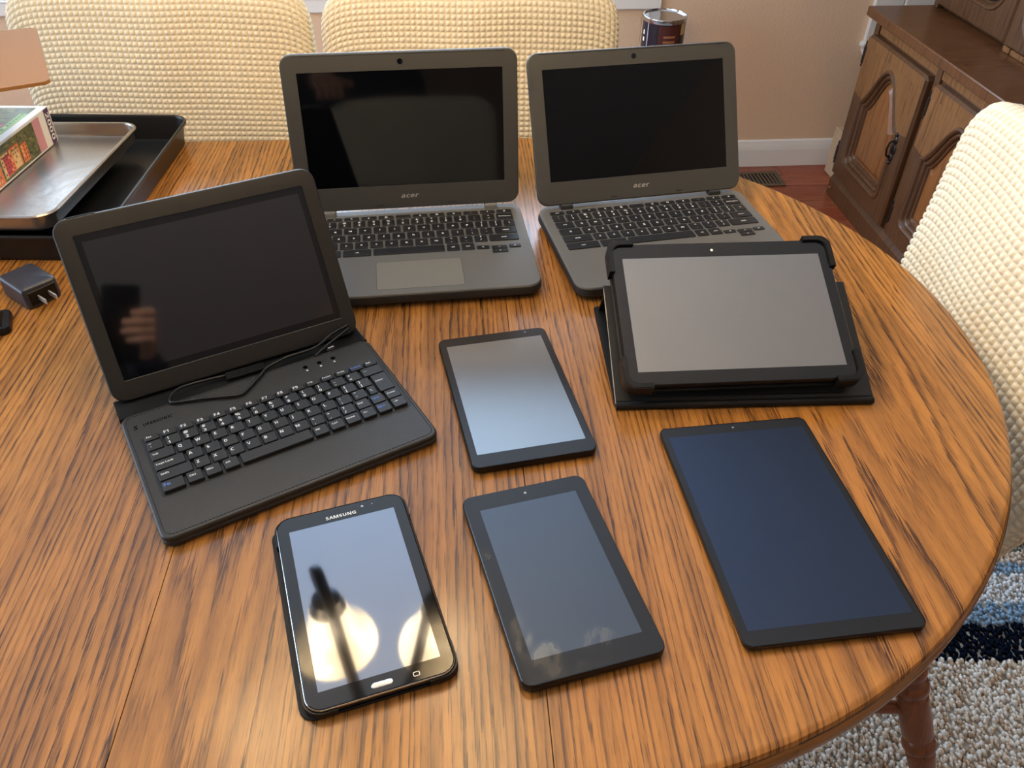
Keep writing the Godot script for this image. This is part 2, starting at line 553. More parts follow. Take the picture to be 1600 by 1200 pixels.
	tr.cyl(Vector3(1.159, 0.425, 0.0), Vector3(1.159, 0.425, 0.03), 0.011)
	tr.box(Vector3(1.39, 0.585, 0.012), Vector3(0.27, 0.09, 0.024))
	struct("trim_1", tr.done(), M["white_paint"], "white trim board with a small knob, beside the cabinet's left end", "trim", RT)
	# ground outside
	struct("ground", boxes([[-12, 12, -0.5, -0.4, -16, -0.3]]), M["ground"], "pale ground outside the window", "ground", RT)
	# floor register
	var reg := thing("floor_register", RT * Vector3(0.775, 0.001, 0.12), ROOM_YAW, "brown metal floor register by the white baseboard", "vent")
	part(reg, "frame", boxes([[-0.16, 0.16, 0, 0.004, -0.055, -0.04], [-0.16, 0.16, 0, 0.004, 0.04, 0.055], [-0.16, -0.145, 0, 0.004, -0.04, 0.04], [0.145, 0.16, 0, 0.004, -0.04, 0.04]], 0.001), M["register_brown"])
	part(reg, "duct", boxes([[-0.145, 0.145, 0.0, 0.0006, -0.04, 0.04]], 0.0001), M["black_hole"])
	var slat := boxes([[-0.0035, 0.0035, 0.0008, 0.0036, -0.0395, 0.0395]], 0.0008)
	for i in 22:
		part(reg, "slat", slat, M["register_brown"], Transform3D(Basis(), Vector3(-0.137 + i * 0.013, 0, 0)))

# ------------------------------------------------------------------ table
const TAB := Vector3(-0.005, T, -0.775)
const TAB_YAW := 0.075
const TR := 0.535

func table_panel(outer: PackedVector2Array, flags: PackedFloat32Array, ux: float) -> ArrayMesh:
	# outline in x,z; flag 1 where the edge is the moulded rim, 0 where it meets the next leaf
	var prof := [[-0.014, -0.030], [-0.006, -0.029], [-0.004, -0.026], [-0.0045, -0.0075], [-0.002, -0.0065], [-0.0022, -0.0045], [-0.0035, -0.0018], [-0.006, -0.0004], [-0.009, 0.0]]
	var n := outer.size()
	var rings := []
	for q in prof:
		var r := PackedVector3Array()
		for i in n:
			var a := outer[(i + n - 1) % n]
			var b := outer[(i + 1) % n]
			var nr := Vector2((b - a).y, -(b - a).x).normalized()
			var off: float = q[0] if flags[i] > 0.5 else 0.0
			var p := outer[i]
			if flags[i] > 0.5:
				p += nr * off
				if flags[(i + 1) % n] < 0.5 or flags[(i + n - 1) % n] < 0.5:
					p = outer[i] + Vector2(0, nr.y * off / maxf(absf(nr.y), 0.7))
			else:
				p = outer[i]
			r.append(Vector3(p.x, q[1], p.y))
		rings.append(r)
	var st := MB.new()
	st.loft(rings, true, true, true)
	for i in st.uv.size():
		st.uv[i] = st.uv[i] + Vector2(ux, 0.55)
	return st.done(30)

func edge_band(pts: PackedVector2Array, c: Vector2) -> ArrayMesh:
	var prof := [[-0.0044, -0.0262], [-0.0010, -0.0255], [0.0008, -0.0225], [0.0010, -0.0165], [0.0002, -0.0150], [0.0010, -0.0138], [0.0004, -0.0100], [-0.0018, -0.0076], [-0.0046, -0.0074]]
	var st := MB.new()
	var run := 0.0
	for i in pts.size() - 1:
		var n0 := (pts[i] - c).normalized() if pts.size() > 2 else Vector2(0, signf(pts[i].y))
		var n1 := (pts[i + 1] - c).normalized() if pts.size() > 2 else n0
		var nx := run + pts[i].distance_to(pts[i + 1])
		for k in prof.size() - 1:
			var a: Vector2 = pts[i] + n0 * prof[k][0]
			var b: Vector2 = pts[i + 1] + n1 * prof[k][0]
			var d: Vector2 = pts[i] + n0 * prof[k + 1][0]
			var e: Vector2 = pts[i + 1] + n1 * prof[k + 1][0]
			var y0: float = prof[k][1]
			var y1: float = prof[k + 1][1]
			var va := float(k) / 8.0 * 0.16
			var vb := float(k + 1) / 8.0 * 0.16
			st.tri(Vector3(a.x, y0, a.y), Vector3(b.x, y0, b.y), Vector3(e.x, y1, e.y), Vector2(va, run * 2), Vector2(va, nx * 2), Vector2(vb, nx * 2))
			st.tri(Vector3(a.x, y0, a.y), Vector3(e.x, y1, e.y), Vector3(d.x, y1, d.y), Vector2(va, run * 2), Vector2(vb, nx * 2), Vector2(vb, run * 2))
		run = nx
	return st.done(35)

func build_table() -> void:
	var t := thing("dining_table", Vector3(TAB.x, 0, TAB.z), TAB_YAW, "oak dining table with rounded ends and two leaves, under all the devices", "table")
	var seg := 48
	for k in 2:
		var o := PackedVector2Array()
		var f := PackedFloat32Array()
		var s := 1.0 if k == 0 else -1.0
		for i in seg + 1:
			var a := -PI / 2 + PI * i / seg
			var x := TR * cos(a) * s
			if i == 0 or i == seg:
				x = 0.0004 * s
			o.append(Vector2(x + (0.0 if k == 0 else -0.61), TR * sin(a)))
			f.append(1.0)
		for i in range(1, 8):
			o.append(Vector2(0.0004 * s + (0.0 if k == 0 else -0.61), TR * (1.0 - i / 4.0)))
			f.append(0.0)
		if k == 1:
			o.reverse(); f.reverse()
		var m := table_panel(o, f, 0.0 if k == 0 else 0.05)
		part(t, "tabletop_end", m, M["table_oak_0"], Transform3D(Basis(), Vector3(0, T, 0)))
	for k in 2:
		var x1 := -0.0004 - 0.305 * k
		var x0 := x1 - 0.3042
		var o := PackedVector2Array()
		var f := PackedFloat32Array()
		for i in 9:
			o.append(Vector2(x1, -TR + TR * 2 * i / 8.0)); f.append(1.0 if i == 0 or i == 8 else 0.0)
		for i in range(1, 5):
			o.append(Vector2(lerpf(x1, x0, i / 5.0), TR)); f.append(1.0)
		for i in 9:
			o.append(Vector2(x0, TR - TR * 2 * i / 8.0)); f.append(1.0 if i == 0 or i == 8 else 0.0)
		for i in range(1, 5):
			o.append(Vector2(lerpf(x0, x1, i / 5.0), -TR)); f.append(1.0)
		part(t, "table_leaf", table_panel(o, f, 0.62), M["table_oak_1"], Transform3D(Basis(), Vector3(0, T, 0)))
	# edge bands whose grain runs round the rim
	for k in 2:
		var sx := 1.0 if k == 0 else -1.0
		var pts := PackedVector2Array()
		for i in 65:
			var a := -PI / 2 + PI * i / 64.0
			pts.append(Vector2(TR * cos(a) * sx + (0.0 if k == 0 else -0.61), TR * sin(a)))
		part(t, "edge_band", edge_band(pts, Vector2(0.0 if k == 0 else -0.61, 0)), M["edge_band_oak"], Transform3D(Basis(), Vector3(0, T, 0)))
		for j in 2:
			var zz := TR * (1.0 if j == 0 else -1.0)
			part(t, "edge_band", edge_band(PackedVector2Array([Vector2(-0.0006 - 0.305 * k, zz), Vector2(-0.3044 - 0.305 * k, zz)]), Vector2(-0.15 - 0.305 * k, 0)), M["edge_band_oak"], Transform3D(Basis(), Vector3(0, T, 0)))
	# runners and turned pedestal with four feet
	part(t, "runner", boxes([[-0.95, 0.34, T - 0.062, T - 0.032, -0.2, -0.15]]), M["chair_wood"])
	part(t, "runner", boxes([[-0.95, 0.34, T - 0.062, T - 0.032, 0.15, 0.2]]), M["chair_wood"])
	var st := MB.new()
	st.xf = Transform3D(Basis(), Vector3(-0.305, 0, 0))
	st.lathe([[0.06, 0.16], [0.075, 0.2], [0.06, 0.24], [0.05, 0.3], [0.075, 0.4], [0.08, 0.48], [0.05, 0.58], [0.07, 0.62], [0.08, 0.65], [0.21, 0.652], [0.21, 0.687]], 28)
	part(t, "pedestal", st.done(), M["chair_wood"])
	for k in 4:
		var ft := MB.new()
		ft.xf = Transform3D(Basis(Vector3.UP, PI / 4 + k * PI / 2), Vector3(-0.305, 0, 0))
		ft.tube(PackedVector3Array([Vector3(0.05, 0.2, 0), Vector3(0.15, 0.18, 0), Vector3(0.25, 0.1, 0), Vector3(0.33, 0.05, 0), Vector3(0.36, 0.04, 0)]), [0.032, 0.03, 0.028, 0.026, 0.024], 10)
		part(t, "foot", ft.done(), M["chair_wood"])

# ------------------------------------------------------------------ rug
func rug_tone(x: float, z: float, rng: RandomNumberGenerator) -> Color:
	# bands measured across the rug, bowed slightly
	var s := z - 0.02 + 0.12 * (x - 0.84) * (x - 0.84)
	var c: Color
	if s > -0.812:
		var q := rng.randf()
		c = col(238, 231, 220) if q < 0.62 else (col(218, 203, 182) if q < 0.9 else col(184, 156, 128))
	elif s > -0.886:
		c = col(16, 22, 36)
	elif s > -0.93:
		c = col(130, 156, 176)
	elif s > -0.996:
		c = col(206, 206, 204)
	elif s > -1.022:
		c = col(134, 158, 178)
	elif s > -1.05:
		c = col(196, 178, 160)
	elif s > -1.13:
		c = col(120, 128, 116)
	elif s > -1.2:
		c = col(206, 206, 204)
	elif s > -1.3:
		c = col(70, 104, 134)
	else:
		c = col(200, 190, 174)
	var v := rng.randf_range(0.85, 1.05)
	c = c.srgb_to_linear()
	return Color(c.r * v, c.g * v, c.b * v)

func build_rug() -> void:
	var rug := thing("area_rug", Vector3(-0.15, 0.0, -0.6), 0.02, "shaggy area rug with beige field and navy, blue and white bands, under the table", "rug")
	var st := MB.new()
	st.slab(2.5, 2.3, 0.02, [[0.0, 0.0005], [0.0, 0.006], [0.004, 0.009]], 3)
	part(rug, "backing", st.done(), M["rug_base"])
	var tuft := MB.new()
	tuft.lathe([[0.0035, 0.0], [0.0055, 0.004], [0.0045, 0.0075], [0.0015, 0.009]], 5, false, true)
	var mm := MultiMesh.new()
	mm.transform_format = MultiMesh.TRANSFORM_3D
	mm.use_colors = true
	mm.mesh = tuft.done(80)
	var rng := RandomNumberGenerator.new()
	rng.seed = 9
	var xs: Array[Transform3D] = []
	var cs: Array[Color] = []
	var step := 0.0062
	var x := -1.235
	while x < 1.235:
		var z := -1.135
		while z < 1.135:
			# outside the part a view can reach, half as dense
			var near := x > 0.25 and z < 0.75
			if near or rng.randf() < 0.2:
				var p := Vector3(x + rng.randf_range(-0.004, 0.004), 0.0075, z + rng.randf_range(-0.004, 0.004))
				var b := Basis(Vector3(rng.randf_range(-1, 1), 0, rng.randf_range(-1, 1)).normalized(), rng.randf_range(0, 0.9)).scaled(Vector3(0.62, rng.randf_range(0.6, 1.3), 1.0) * rng.randf_range(0.7, 1.15))
				xs.append(Transform3D(b, p))
				cs.append(rug_tone(p.x - 0.15, p.z - 0.6, rng))
			z += step
		x += step
	mm.instance_count = xs.size()
	for i in xs.size():
		mm.set_instance_transform(i, xs[i])
		mm.set_instance_color(i, cs[i])
	var mi := MultiMeshInstance3D.new()
	mi.name = "pile"
	mi.multimesh = mm
	mi.material_override = M["rug_pile"]
	mi.set_meta("kind", "stuff")
	rug.add_child(mi)

# ------------------------------------------------------------------ chairs
func waffle_cover(NC: int, NR: int) -> ArrayMesh:
	# NC cells round, NR cells up
	# a stretch cover of square puffs drawn over the chair back; x across, y up, z out of the face
	var sub := 5
	var knit := [0.0, 0.84, 1.0, 1.0, 0.84]
	var nu := NC * sub
	var nv := NR * sub
	# even spacing along the rounded section
	var raw := PackedVector2Array()
	var acc := PackedFloat32Array([0.0])
	var N0 := 720
	var hw := 0.25
	var th := 0.03
	for i in N0 + 1:
		var a := TAU * i / N0
		var c := cos(a)
		var s := sin(a)
		raw.append(Vector2(signf(c) * pow(absf(c), 0.42), signf(s) * pow(absf(s), 0.55)))
		if i > 0:
			acc.append(acc[i - 1] + Vector2((raw[i].x - raw[i - 1].x) * hw, (raw[i].y - raw[i - 1].y) * th).length())
	var sec := PackedVector2Array()
	var j := 0
	for i in nu:
		var want := acc[N0] * i / nu
		while acc[j + 1] < want:
			j += 1
		sec.append(raw[j].lerp(raw[j + 1], (want - acc[j]) / maxf(acc[j + 1] - acc[j], 1e-9)))
	var wr := noise(3.0, 77, 2)
	var P := PackedVector3Array()
	P.resize((nu + 1) * (nv + 1))
	for v in nv + 1:
		var s := float(v) / nv
		for i in nu + 1:
			var q := sec[i % nu]
			var w := lerpf(0.190, 0.250, smoothstep(-0.1, 0.6, s)) * 0.985 + 0.003 * sin(s * 7.0)
			# the top edge: gently crowned, falling off at the shoulders
			var ax := absf(q.x)
			var top := 0.962 - 0.010 * ax * ax - 0.030 * pow(ax, 12.0)
			var y := lerpf(0.43, top, s)
			var shut := sqrt(maxf(0.0, 1.0 - pow(maxf(0.0, (s - 0.90) / 0.10), 2.2)))
			var pull := 1.0 - 0.03 * pow(maxf(0.0, (s - 0.9) / 0.1), 3.0) - 0.03 * pow(maxf(0.0, (s - 0.80) / 0.2), 2.0)
			var z := th * q.y * (0.9 + 0.25 * (1.0 - ax)) * maxf(shut, 0.02)
			z += 0.006 * wr.get_noise_2d(q.x * 0.25 + (3.0 if q.y < 0 else 0.0), s * 0.5)
			y += 0.004 * wr.get_noise_2d(q.x * 0.2 + 9.0, s * 0.6) * s
			P[v * (nu + 1) + i] = Vector3(w * q.x * pull, y, z - 0.085 * (1.0 - s) * 0.0)
	# smooth normals, then push the puffs out
	var Nn := grid_normals(P, nu, nv)
	for v in nv + 1:
		var fy: float = knit[v % sub]
		for i in nu + 1:
			var fx: float = knit[i % sub]
			var a: float = fx * fy
			P[v * (nu + 1) + i] += Nn[v * (nu + 1) + i] * (a * 0.0034 - 0.0012)
	Nn = grid_normals(P, nu, nv)
	var ix := PackedInt32Array()
	for v in nv:
		for i in nu:
			var a := v * (nu + 1) + i
			ix.append_array([a, a + 1, a + nu + 1, a + 1, a + nu + 2, a + nu + 1])
	var arr := []
	arr.resize(Mesh.ARRAY_MAX)
	arr[Mesh.ARRAY_VERTEX] = P
	arr[Mesh.ARRAY_NORMAL] = Nn
	arr[Mesh.ARRAY_INDEX] = ix
	var m := ArrayMesh.new()
	m.add_surface_from_arrays(Mesh.PRIMITIVE_TRIANGLES, arr)
	return m

func grid_normals(P: PackedVector3Array, nu: int, nv: int) -> PackedVector3Array:
	var N := PackedVector3Array()
	N.resize(P.size())
	for v in nv + 1:
		for i in nu + 1:
			var a := P[v * (nu + 1) + (i + 1) % nu]
			var b := P[v * (nu + 1) + (i - 1 + nu) % nu]
			var c := P[mini(v + 1, nv) * (nu + 1) + i]
			var d := P[maxi(v - 1, 0) * (nu + 1) + i]
			var n := (c - d).cross(a - b)
			N[v * (nu + 1) + i] = n.normalized() if n.length_squared() > 1e-16 else Vector3.UP
	return N

var cover_mesh: ArrayMesh
func turned(a: Vector3, b: Vector3, prof: Array) -> ArrayMesh:
	# a turned spindle from a to b: prof holds [share of the length, radius]
	var path := PackedVector3Array()
	var rad := []
	for q in prof:
		path.append(a.lerp(b, q[0])); rad.append(q[1])
	var st := MB.new()
	st.tube(path, rad, 16)
	return st.done(50)

func make_chair(at: Vector3, yaw: float, label: String, lean := 0.07, splay := 0.232, tall := 1.0) -> Node3D:
	# origin on the floor under the back; the seat runs towards +z
	var c := thing("dining_chair", at, yaw, label, "chair", "slipcovered dining chairs")
	var seat := MB.new()
	seat.slab(0.43, 0.40, 0.08, [[0.02, 0.425], [0.004, 0.432], [0.0, 0.442], [0.004, 0.452], [0.03, 0.457], [0.1, 0.452]], 8, 0, 0.235)
	part(c, "seat", seat.done(50), M["chair_wood"])
	var lp := [[0.0, 0.014], [0.1, 0.017], [0.22, 0.021], [0.33, 0.022], [0.343, 0.0175], [0.355, 0.0235], [0.378, 0.0255], [0.402, 0.0235], [0.412, 0.0175], [0.424, 0.0235], [0.446, 0.0255], [0.468, 0.0235], [0.478, 0.0175], [0.492, 0.022], [0.60, 0.0225], [0.66, 0.022], [0.672, 0.0172], [0.684, 0.0225], [0.704, 0.0245], [0.722, 0.022], [0.732, 0.0172], [0.745, 0.021], [0.9, 0.016], [1.0, 0.013]]
	var tops := [Vector3(-0.165, 0.43, 0.105), Vector3(0.165, 0.43, 0.105), Vector3(-0.155, 0.43, 0.37), Vector3(0.155, 0.43, 0.37)]
	var feet := [Vector3(-splay, 0.017, -0.032), Vector3(splay, 0.017, -0.032), Vector3(-splay * 0.9, 0.017, 0.45), Vector3(splay * 0.9, 0.017, 0.45)]
	var leg_meshes := []
	for k in 4:
		part(c, "leg", turned(tops[k], feet[k], lp), M["chair_wood"])
	var sp := [[0.0, 0.008], [0.15, 0.011], [0.4, 0.0135], [0.46, 0.0125], [0.47, 0.0165], [0.49, 0.0172], [0.505, 0.0135], [0.52, 0.0172], [0.54, 0.0165], [0.55, 0.0125], [0.65, 0.0135], [0.85, 0.011], [1.0, 0.008]]
	for s in [0, 1]:
		part(c, "stretcher", turned(tops[s].lerp(feet[s], 0.55), tops[s + 2].lerp(feet[s + 2], 0.55), sp), M["chair_wood"])
	part(c, "stretcher", turned(tops[0].lerp(tops[2], 0.5).lerp(feet[0].lerp(feet[2], 0.5), 0.55) + Vector3(0.01, 0, 0), tops[1].lerp(tops[3], 0.5).lerp(feet[1].lerp(feet[3], 0.5), 0.55) - Vector3(0.01, 0, 0), sp), M["chair_wood"])
	var tilt := Transform3D(Basis(Vector3.RIGHT, -lean), Vector3(0, 0.44, 0.045)) * Transform3D(Basis(), Vector3(0, -0.44, 0))
	for s in [-1, 1]:
		part(c, "back_post", turned(Vector3(0.16 * s, 0.44, 0.0), Vector3(0.19 * s, 0.90, 0.0), [[0.0, 0.013], [0.5, 0.015], [1.0, 0.012]]), M["chair_wood"], tilt)
	part(c, "back_cover", cover_mesh, M["waffle_cloth"], tilt * Transform3D(Basis().scaled(Vector3(1, tall, 1)), Vector3(0, 0.44 * (1.0 - tall), 0)))
	return c

func build_chairs() -> void:
	cover_mesh = waffle_cover(110, 58)
	make_chair(Vector3(-0.586, 0, -1.425), 0.03, "cream waffle-covered dining chair behind the baking pans, left of the gap")
	make_chair(Vector3(-0.078, 0, -1.44), 0.05, "cream waffle-covered dining chair behind the two laptops, right of the gap")
	cover_mesh = waffle_cover(86, 44)
	make_chair(Vector3(0.615, 0.0, -0.845), -PI / 2, "cream waffle-covered dining chair at the rounded end of the table, beside the cabinet", 0.135, 0.285, 0.95)
	make_chair(Vector3(0.10, 0, 0.36), PI + 0.1, "cream waffle-covered dining chair on the near side of the table, reflected in a laptop screen")

# ------------------------------------------------------------------ china cabinet
func arch_curve(x0: float, x1: float, y0: float, ysh: float, ytop: float, rb: float) -> PackedVector2Array:
	# opening with rounded lower corners and a bell-shaped head, counted the same for every inset
	var o := PackedVector2Array()
	var cx := (x0 + x1) / 2
	var hw := (x1 - x0) / 2
	for i in 7:      # lower right corner
		var a := -PI / 2 + PI / 2 * i / 6.0
		o.append(Vector2(x1 - rb + rb * cos(a), y0 + rb + rb * sin(a)))
	for i in range(1, 7):
		o.append(Vector2(x1, lerpf(y0 + rb, ysh, i / 7.0)))
	for i in 33:     # head from right to left
		var u := 1.0 - 2.0 * i / 32.0
		var f := 0.5 + 0.5 * cos(PI * clampf(absf(u) * 1.06, 0, 1))
		o.append(Vector2(cx + hw * u * (1.0 - 0.10 * sin(PI * absf(u))), ysh + (ytop - ysh) * pow(f, 0.6)))
	for i in range(1, 7):
		o.append(Vector2(x0, lerpf(ysh, y0 + rb, i / 7.0)))
	for i in 7:
		var a := PI + PI / 2 * i / 6.0
		o.append(Vector2(x0 + rb + rb * cos(a), y0 + rb + rb * sin(a)))
	return o

func ring_xy(o: PackedVector2Array, n: float) -> PackedVector3Array:
	var r := PackedVector3Array()
	for q in o:
		r.append(Vector3(q.x, q.y, n))
	return r

func panel_door(parent: Node3D, x0: float, w: float, y0: float, h: float, n0: float, glass := false) -> void:
	# rails and stiles round a bell-headed opening
	var mx := w * 0.14
	var ax0 := x0 + mx
	var ax1 := x0 + w - mx
	var curve := func(k: float) -> PackedVector2Array:
		return arch_curve(ax0 + k, ax1 - k, y0 + h * 0.115 + k, y0 + h * 0.60 - k * 0.5, y0 + h * 0.895 - k, maxf(0.03 - k * 0.4, 0.004))
	var c0: PackedVector2Array = curve.call(0.0)
	# the outer rectangle, one point for each point of the curve
	var outer := PackedVector2Array()
	for i in c0.size():
		var q := c0[i]
		var p: Vector2
		if i < 4: p = Vector2(lerpf(x0 + w * 0.5, x0 + w, (i + 1) / 4.0) if i < 3 else x0 + w, y0)
		elif i < 13: p = Vector2(x0 + w, lerpf(y0, y0 + h * 0.62, (i - 3) / 10.0))
		elif i < 46:
			var u := (i - 13) / 32.0
			p = Vector2(x0 + w, lerpf(y0 + h * 0.62, y0 + h, u * 6.0)) if u < 1.0 / 6.0 else (Vector2(x0, lerpf(y0 + h, y0 + h * 0.62, (u - 5.0 / 6.0) * 6.0)) if u > 5.0 / 6.0 else Vector2(lerpf(x0 + w, x0, (u - 1.0 / 6.0) * 1.5), y0 + h))
		elif i < 55: p = Vector2(x0, lerpf(y0 + h * 0.62, y0, (i - 45) / 10.0))
		else: p = Vector2(lerpf(x0, x0 + w * 0.5, (i - 55) / 4.0), y0)
		outer.append(p)
	var inset := PackedVector2Array()
	for p in outer:
		inset.append(Vector2(clampf(p.x, x0 + 0.006, x0 + w - 0.006), clampf(p.y, y0 + 0.006, y0 + h - 0.006)))
	var n := n0 + 0.022
	var door := MB.new()
	door.loft([ring_xy(outer, n0), ring_xy(outer, n - 0.007), ring_xy(inset, n), ring_xy(c0, n)], true)
	var back := MB.new()
	var d := part(parent, "door", door.done(25), M["cabinet_wood"])
	# top rail of lighter figured veneer, set flush over the upper part
	var rail := MB.new()
	var ra := PackedVector3Array()
	var rb := PackedVector3Array()
	for i in range(13, 46):
		ra.append(Vector3(inset[i].x, inset[i].y, n + 0.0006))
		rb.append(Vector3(c0[i].x, c0[i].y, n + 0.0006))
	rail.loft([ra, rb], false)
	part(d, "top_rail", rail.done(25), M["cabinet_burl"])
	var mo := MB.new()
	var prof := [[0.0, 0.0], [0.002, 0.004], [0.008, 0.0055], [0.013, 0.002], [0.016, -0.005], [0.018, -0.003], [0.023, -0.002], [0.027, -0.005], [0.030, -0.012], [0.032, -0.010], [0.037, -0.011], [0.040, -0.016]]
	var rings := []
	for q in prof:
		rings.append(ring_xy(curve.call(q[0]), n + q[1]))
	mo.loft(rings, true)
	part(d, "moulding", mo.done(25), M["cabinet_wood"])
	if glass:
		var pn := MB.new()
		pn.loft([ring_xy(curve.call(0.040), n - 0.016)], true, false, true)
		part(d, "pane", pn.done(), M["lens_glass"])
	else:
		var pn := MB.new()
		var r2 := []
		for q in [[0.040, -0.016], [0.046, -0.016], [0.060, -0.008], [0.061, -0.006]]:
			r2.append(ring_xy(curve.call(q[0]), n + q[1]))
		pn.loft(r2, true, false, false)
		var inner: PackedVector2Array = curve.call(0.061)
		var ids := Geometry2D.triangulate_polygon(inner)
		for i in range(0, ids.size(), 3):
			pn.tri(Vector3(inner[ids[i]].x, inner[ids[i]].y, n - 0.006), Vector3(inner[ids[i + 1]].x, inner[ids[i + 1]].y, n - 0.006), Vector3(inner[ids[i + 2]].x, inner[ids[i + 2]].y, n - 0.006))
		part(d, "raised_panel", pn.done(25), M["cabinet_panel"])
	for yy in [y0 + h * 0.86, y0 + h * 0.15]:
		var hg := MB.new()
		hg.cyl(Vector3(x0 - 0.006, yy - 0.03, n0 + 0.014), Vector3(x0 - 0.006, yy + 0.03, n0 + 0.014), 0.006, 10)
		for e in [-0.034, 0.034]:
			hg.xf = Transform3D(Basis(), Vector3(x0 - 0.006, yy + e, n0 + 0.014))
			hg.lathe([[0.002, -0.006], [0.006, -0.003], [0.0065, 0.0], [0.006, 0.003], [0.002, 0.006]], 10)
		hg.xf = Transform3D()
		hg.box(Vector3(x0 + 0.003, yy, n + 0.001), Vector3(0.014, 0.05, 0.003))
		part(d, "hinge", hg.done(), M["bronze"])
	# ornate pull
	var hx := x0 + w - 0.052
	var hy := y0 + h * 0.5
	var pl := MB.new()
	pl.xf = Transform3D(Basis(Vector3.RIGHT, PI / 2), Vector3(hx, hy, n))
	for q in [[0.0, 0.017], [-0.026, 0.012], [0.026, 0.012], [-0.042, 0.006], [0.042, 0.006]]:
		pl.xf = Transform3D(Basis(Vector3.RIGHT, PI / 2), Vector3(hx, hy + q[0], n))
		pl.lathe([[q[1], 0.0], [q[1], 0.0015], [q[1] * 0.8, 0.004], [q[1] * 0.3, 0.006]], 14)
	pl.xf = Transform3D()
	pl.tube(PackedVector3Array([Vector3(hx, hy + 0.026, n + 0.004), Vector3(hx, hy + 0.02, n + 0.016), Vector3(hx, hy, n + 0.02), Vector3(hx, hy - 0.02, n + 0.016), Vector3(hx, hy - 0.026, n + 0.004)]), 0.0032, 8)
	part(d, "handle", pl.done(), M["bronze"])

func build_cabinet() -> void:
	var pos := RT * Vector3(1.069, 0, 0.235)
	var c := thing("buffet_cabinet", pos, ROOM_YAW - PI / 2, "low dark wooden buffet with arched panel doors, beside the tan wall", "cabinet")
	var L := 1.66
	part(c, "body", boxes([[0.0, L, 0.075, 0.572, -0.44, -0.001]], 0.003), M["cabinet_wood"])
	# face frame: stiles between the doors and the figured top rail
	part(c, "frieze", boxes([[0.03, 0.385, 0.54, 0.571, 0.0, 0.003], [0.41, 0.80, 0.54, 0.571, 0.0, 0.003], [0.83, 1.21, 0.54, 0.571, 0.0, 0.003], [1.24, 1.62, 0.54, 0.571, 0.0, 0.003]], 0.001), M["cabinet_burl"])
	for x in [0.0, 0.39, 0.805, 1.215, 1.63]:
		part(c, "stile", boxes([[x, x + 0.025, 0.08, 0.5715, 0.0, 0.006]], 0.001), M["cabinet_wood"])
	var pb := MB.new()
	pb.prism_x(PackedVector2Array([Vector2(-0.44, 0.0), Vector2(0.012, 0.0), Vector2(0.012, 0.055), Vector2(0.008, 0.062), Vector2(0.0, 0.0745), Vector2(-0.44, 0.0745)]), -0.006, L + 0.006)
	part(c, "plinth", pb.done(25), M["cabinet_wood"])
	for x in [0.012, 0.5]:
		pass
	for k in 4:
		panel_door(c, 0.008 + 0.4125 * k, 0.375, 0.085, 0.45, 0.001)
	var bt := MB.new()
	bt.xf = Transform3D(Basis(Vector3.RIGHT, PI / 2), Vector3(0.012, 0.028, 0.012))
	bt.lathe([[0.006, 0.0], [0.006, 0.003], [0.002, 0.006]], 10)
	part(c, "button", bt.done(), M["cabinet_panel"])
	# the top is a board of its own with a square front edge
	var top := MB.new()
	top.prism_x(PackedVector2Array([Vector2(-0.445, 0.5725), Vector2(0.022, 0.5725), Vector2(0.028, 0.577), Vector2(0.028, 0.599), Vector2(0.026, 0.602), Vector2(-0.445, 0.602)]), -0.032, L + 0.045)
	part(c, "countertop", top.done(25), M["cabinet_top"])
	# upper hutch, set back on the top
	var hp := pos + Basis(Vector3.UP, ROOM_YAW - PI / 2) * Vector3(0, 0.602, 0.015)
	var h := thing("hutch", hp, ROOM_YAW - PI / 2, "upper china hutch with glazed doors standing on the buffet top", "hutch")
	part(h, "body", boxes([[-0.02, L, 0.0, 1.1, -0.46, -0.202]], 0.003), M["cabinet_wood"])
	part(h, "side_post", boxes([[-0.02, 0.0, 0.0, 1.1, -0.2, -0.182], [0.362, 0.38, 0.0, 1.1, -0.2, -0.184]], 0.002), M["cabinet_wood"])
	part(h, "foot_rail", boxes([[0.381, 0.412, 0.0, 0.014, -0.2, -0.172], [0.418, L, 0.0, 0.014, -0.2, -0.172]], 0.002), M["cabinet_burl"])
	# left door: plain frame with a rounded glass opening
	hutch_door(h, 0.001, 0.36, 0.012, 1.07, -0.2, 0.045, 0.052, M["cabinet_wood"])
	hutch_door(h, 0.388, 0.34, 0.018, 1.06, -0.186, 0.036, 0.028, M["cabinet_wood"])
	hutch_door(h, 0.735, 0.34, 0.018, 1.06, -0.186, 0.036, 0.028, M["cabinet_wood"])
	# small carton standing between baseboard and cabinet
	var bx := thing("carton", RT * Vector3(1.165, 0.0, 0.12), ROOM_YAW, "beige printed carton standing on the floor behind the cabinet's end", "box")
	part(bx, "body", boxes([[-0.05, 0.2, 0.001, 0.165, -0.06, 0.06]], 0.002), M["carton_beige"])
	for k in 4:
		part(bx, "printed_band", boxes([[-0.0505, 0.1, 0.03 + k * 0.035, 0.036 + k * 0.035, 0.0595, 0.0606]], 0.0002), M["subfloor"])

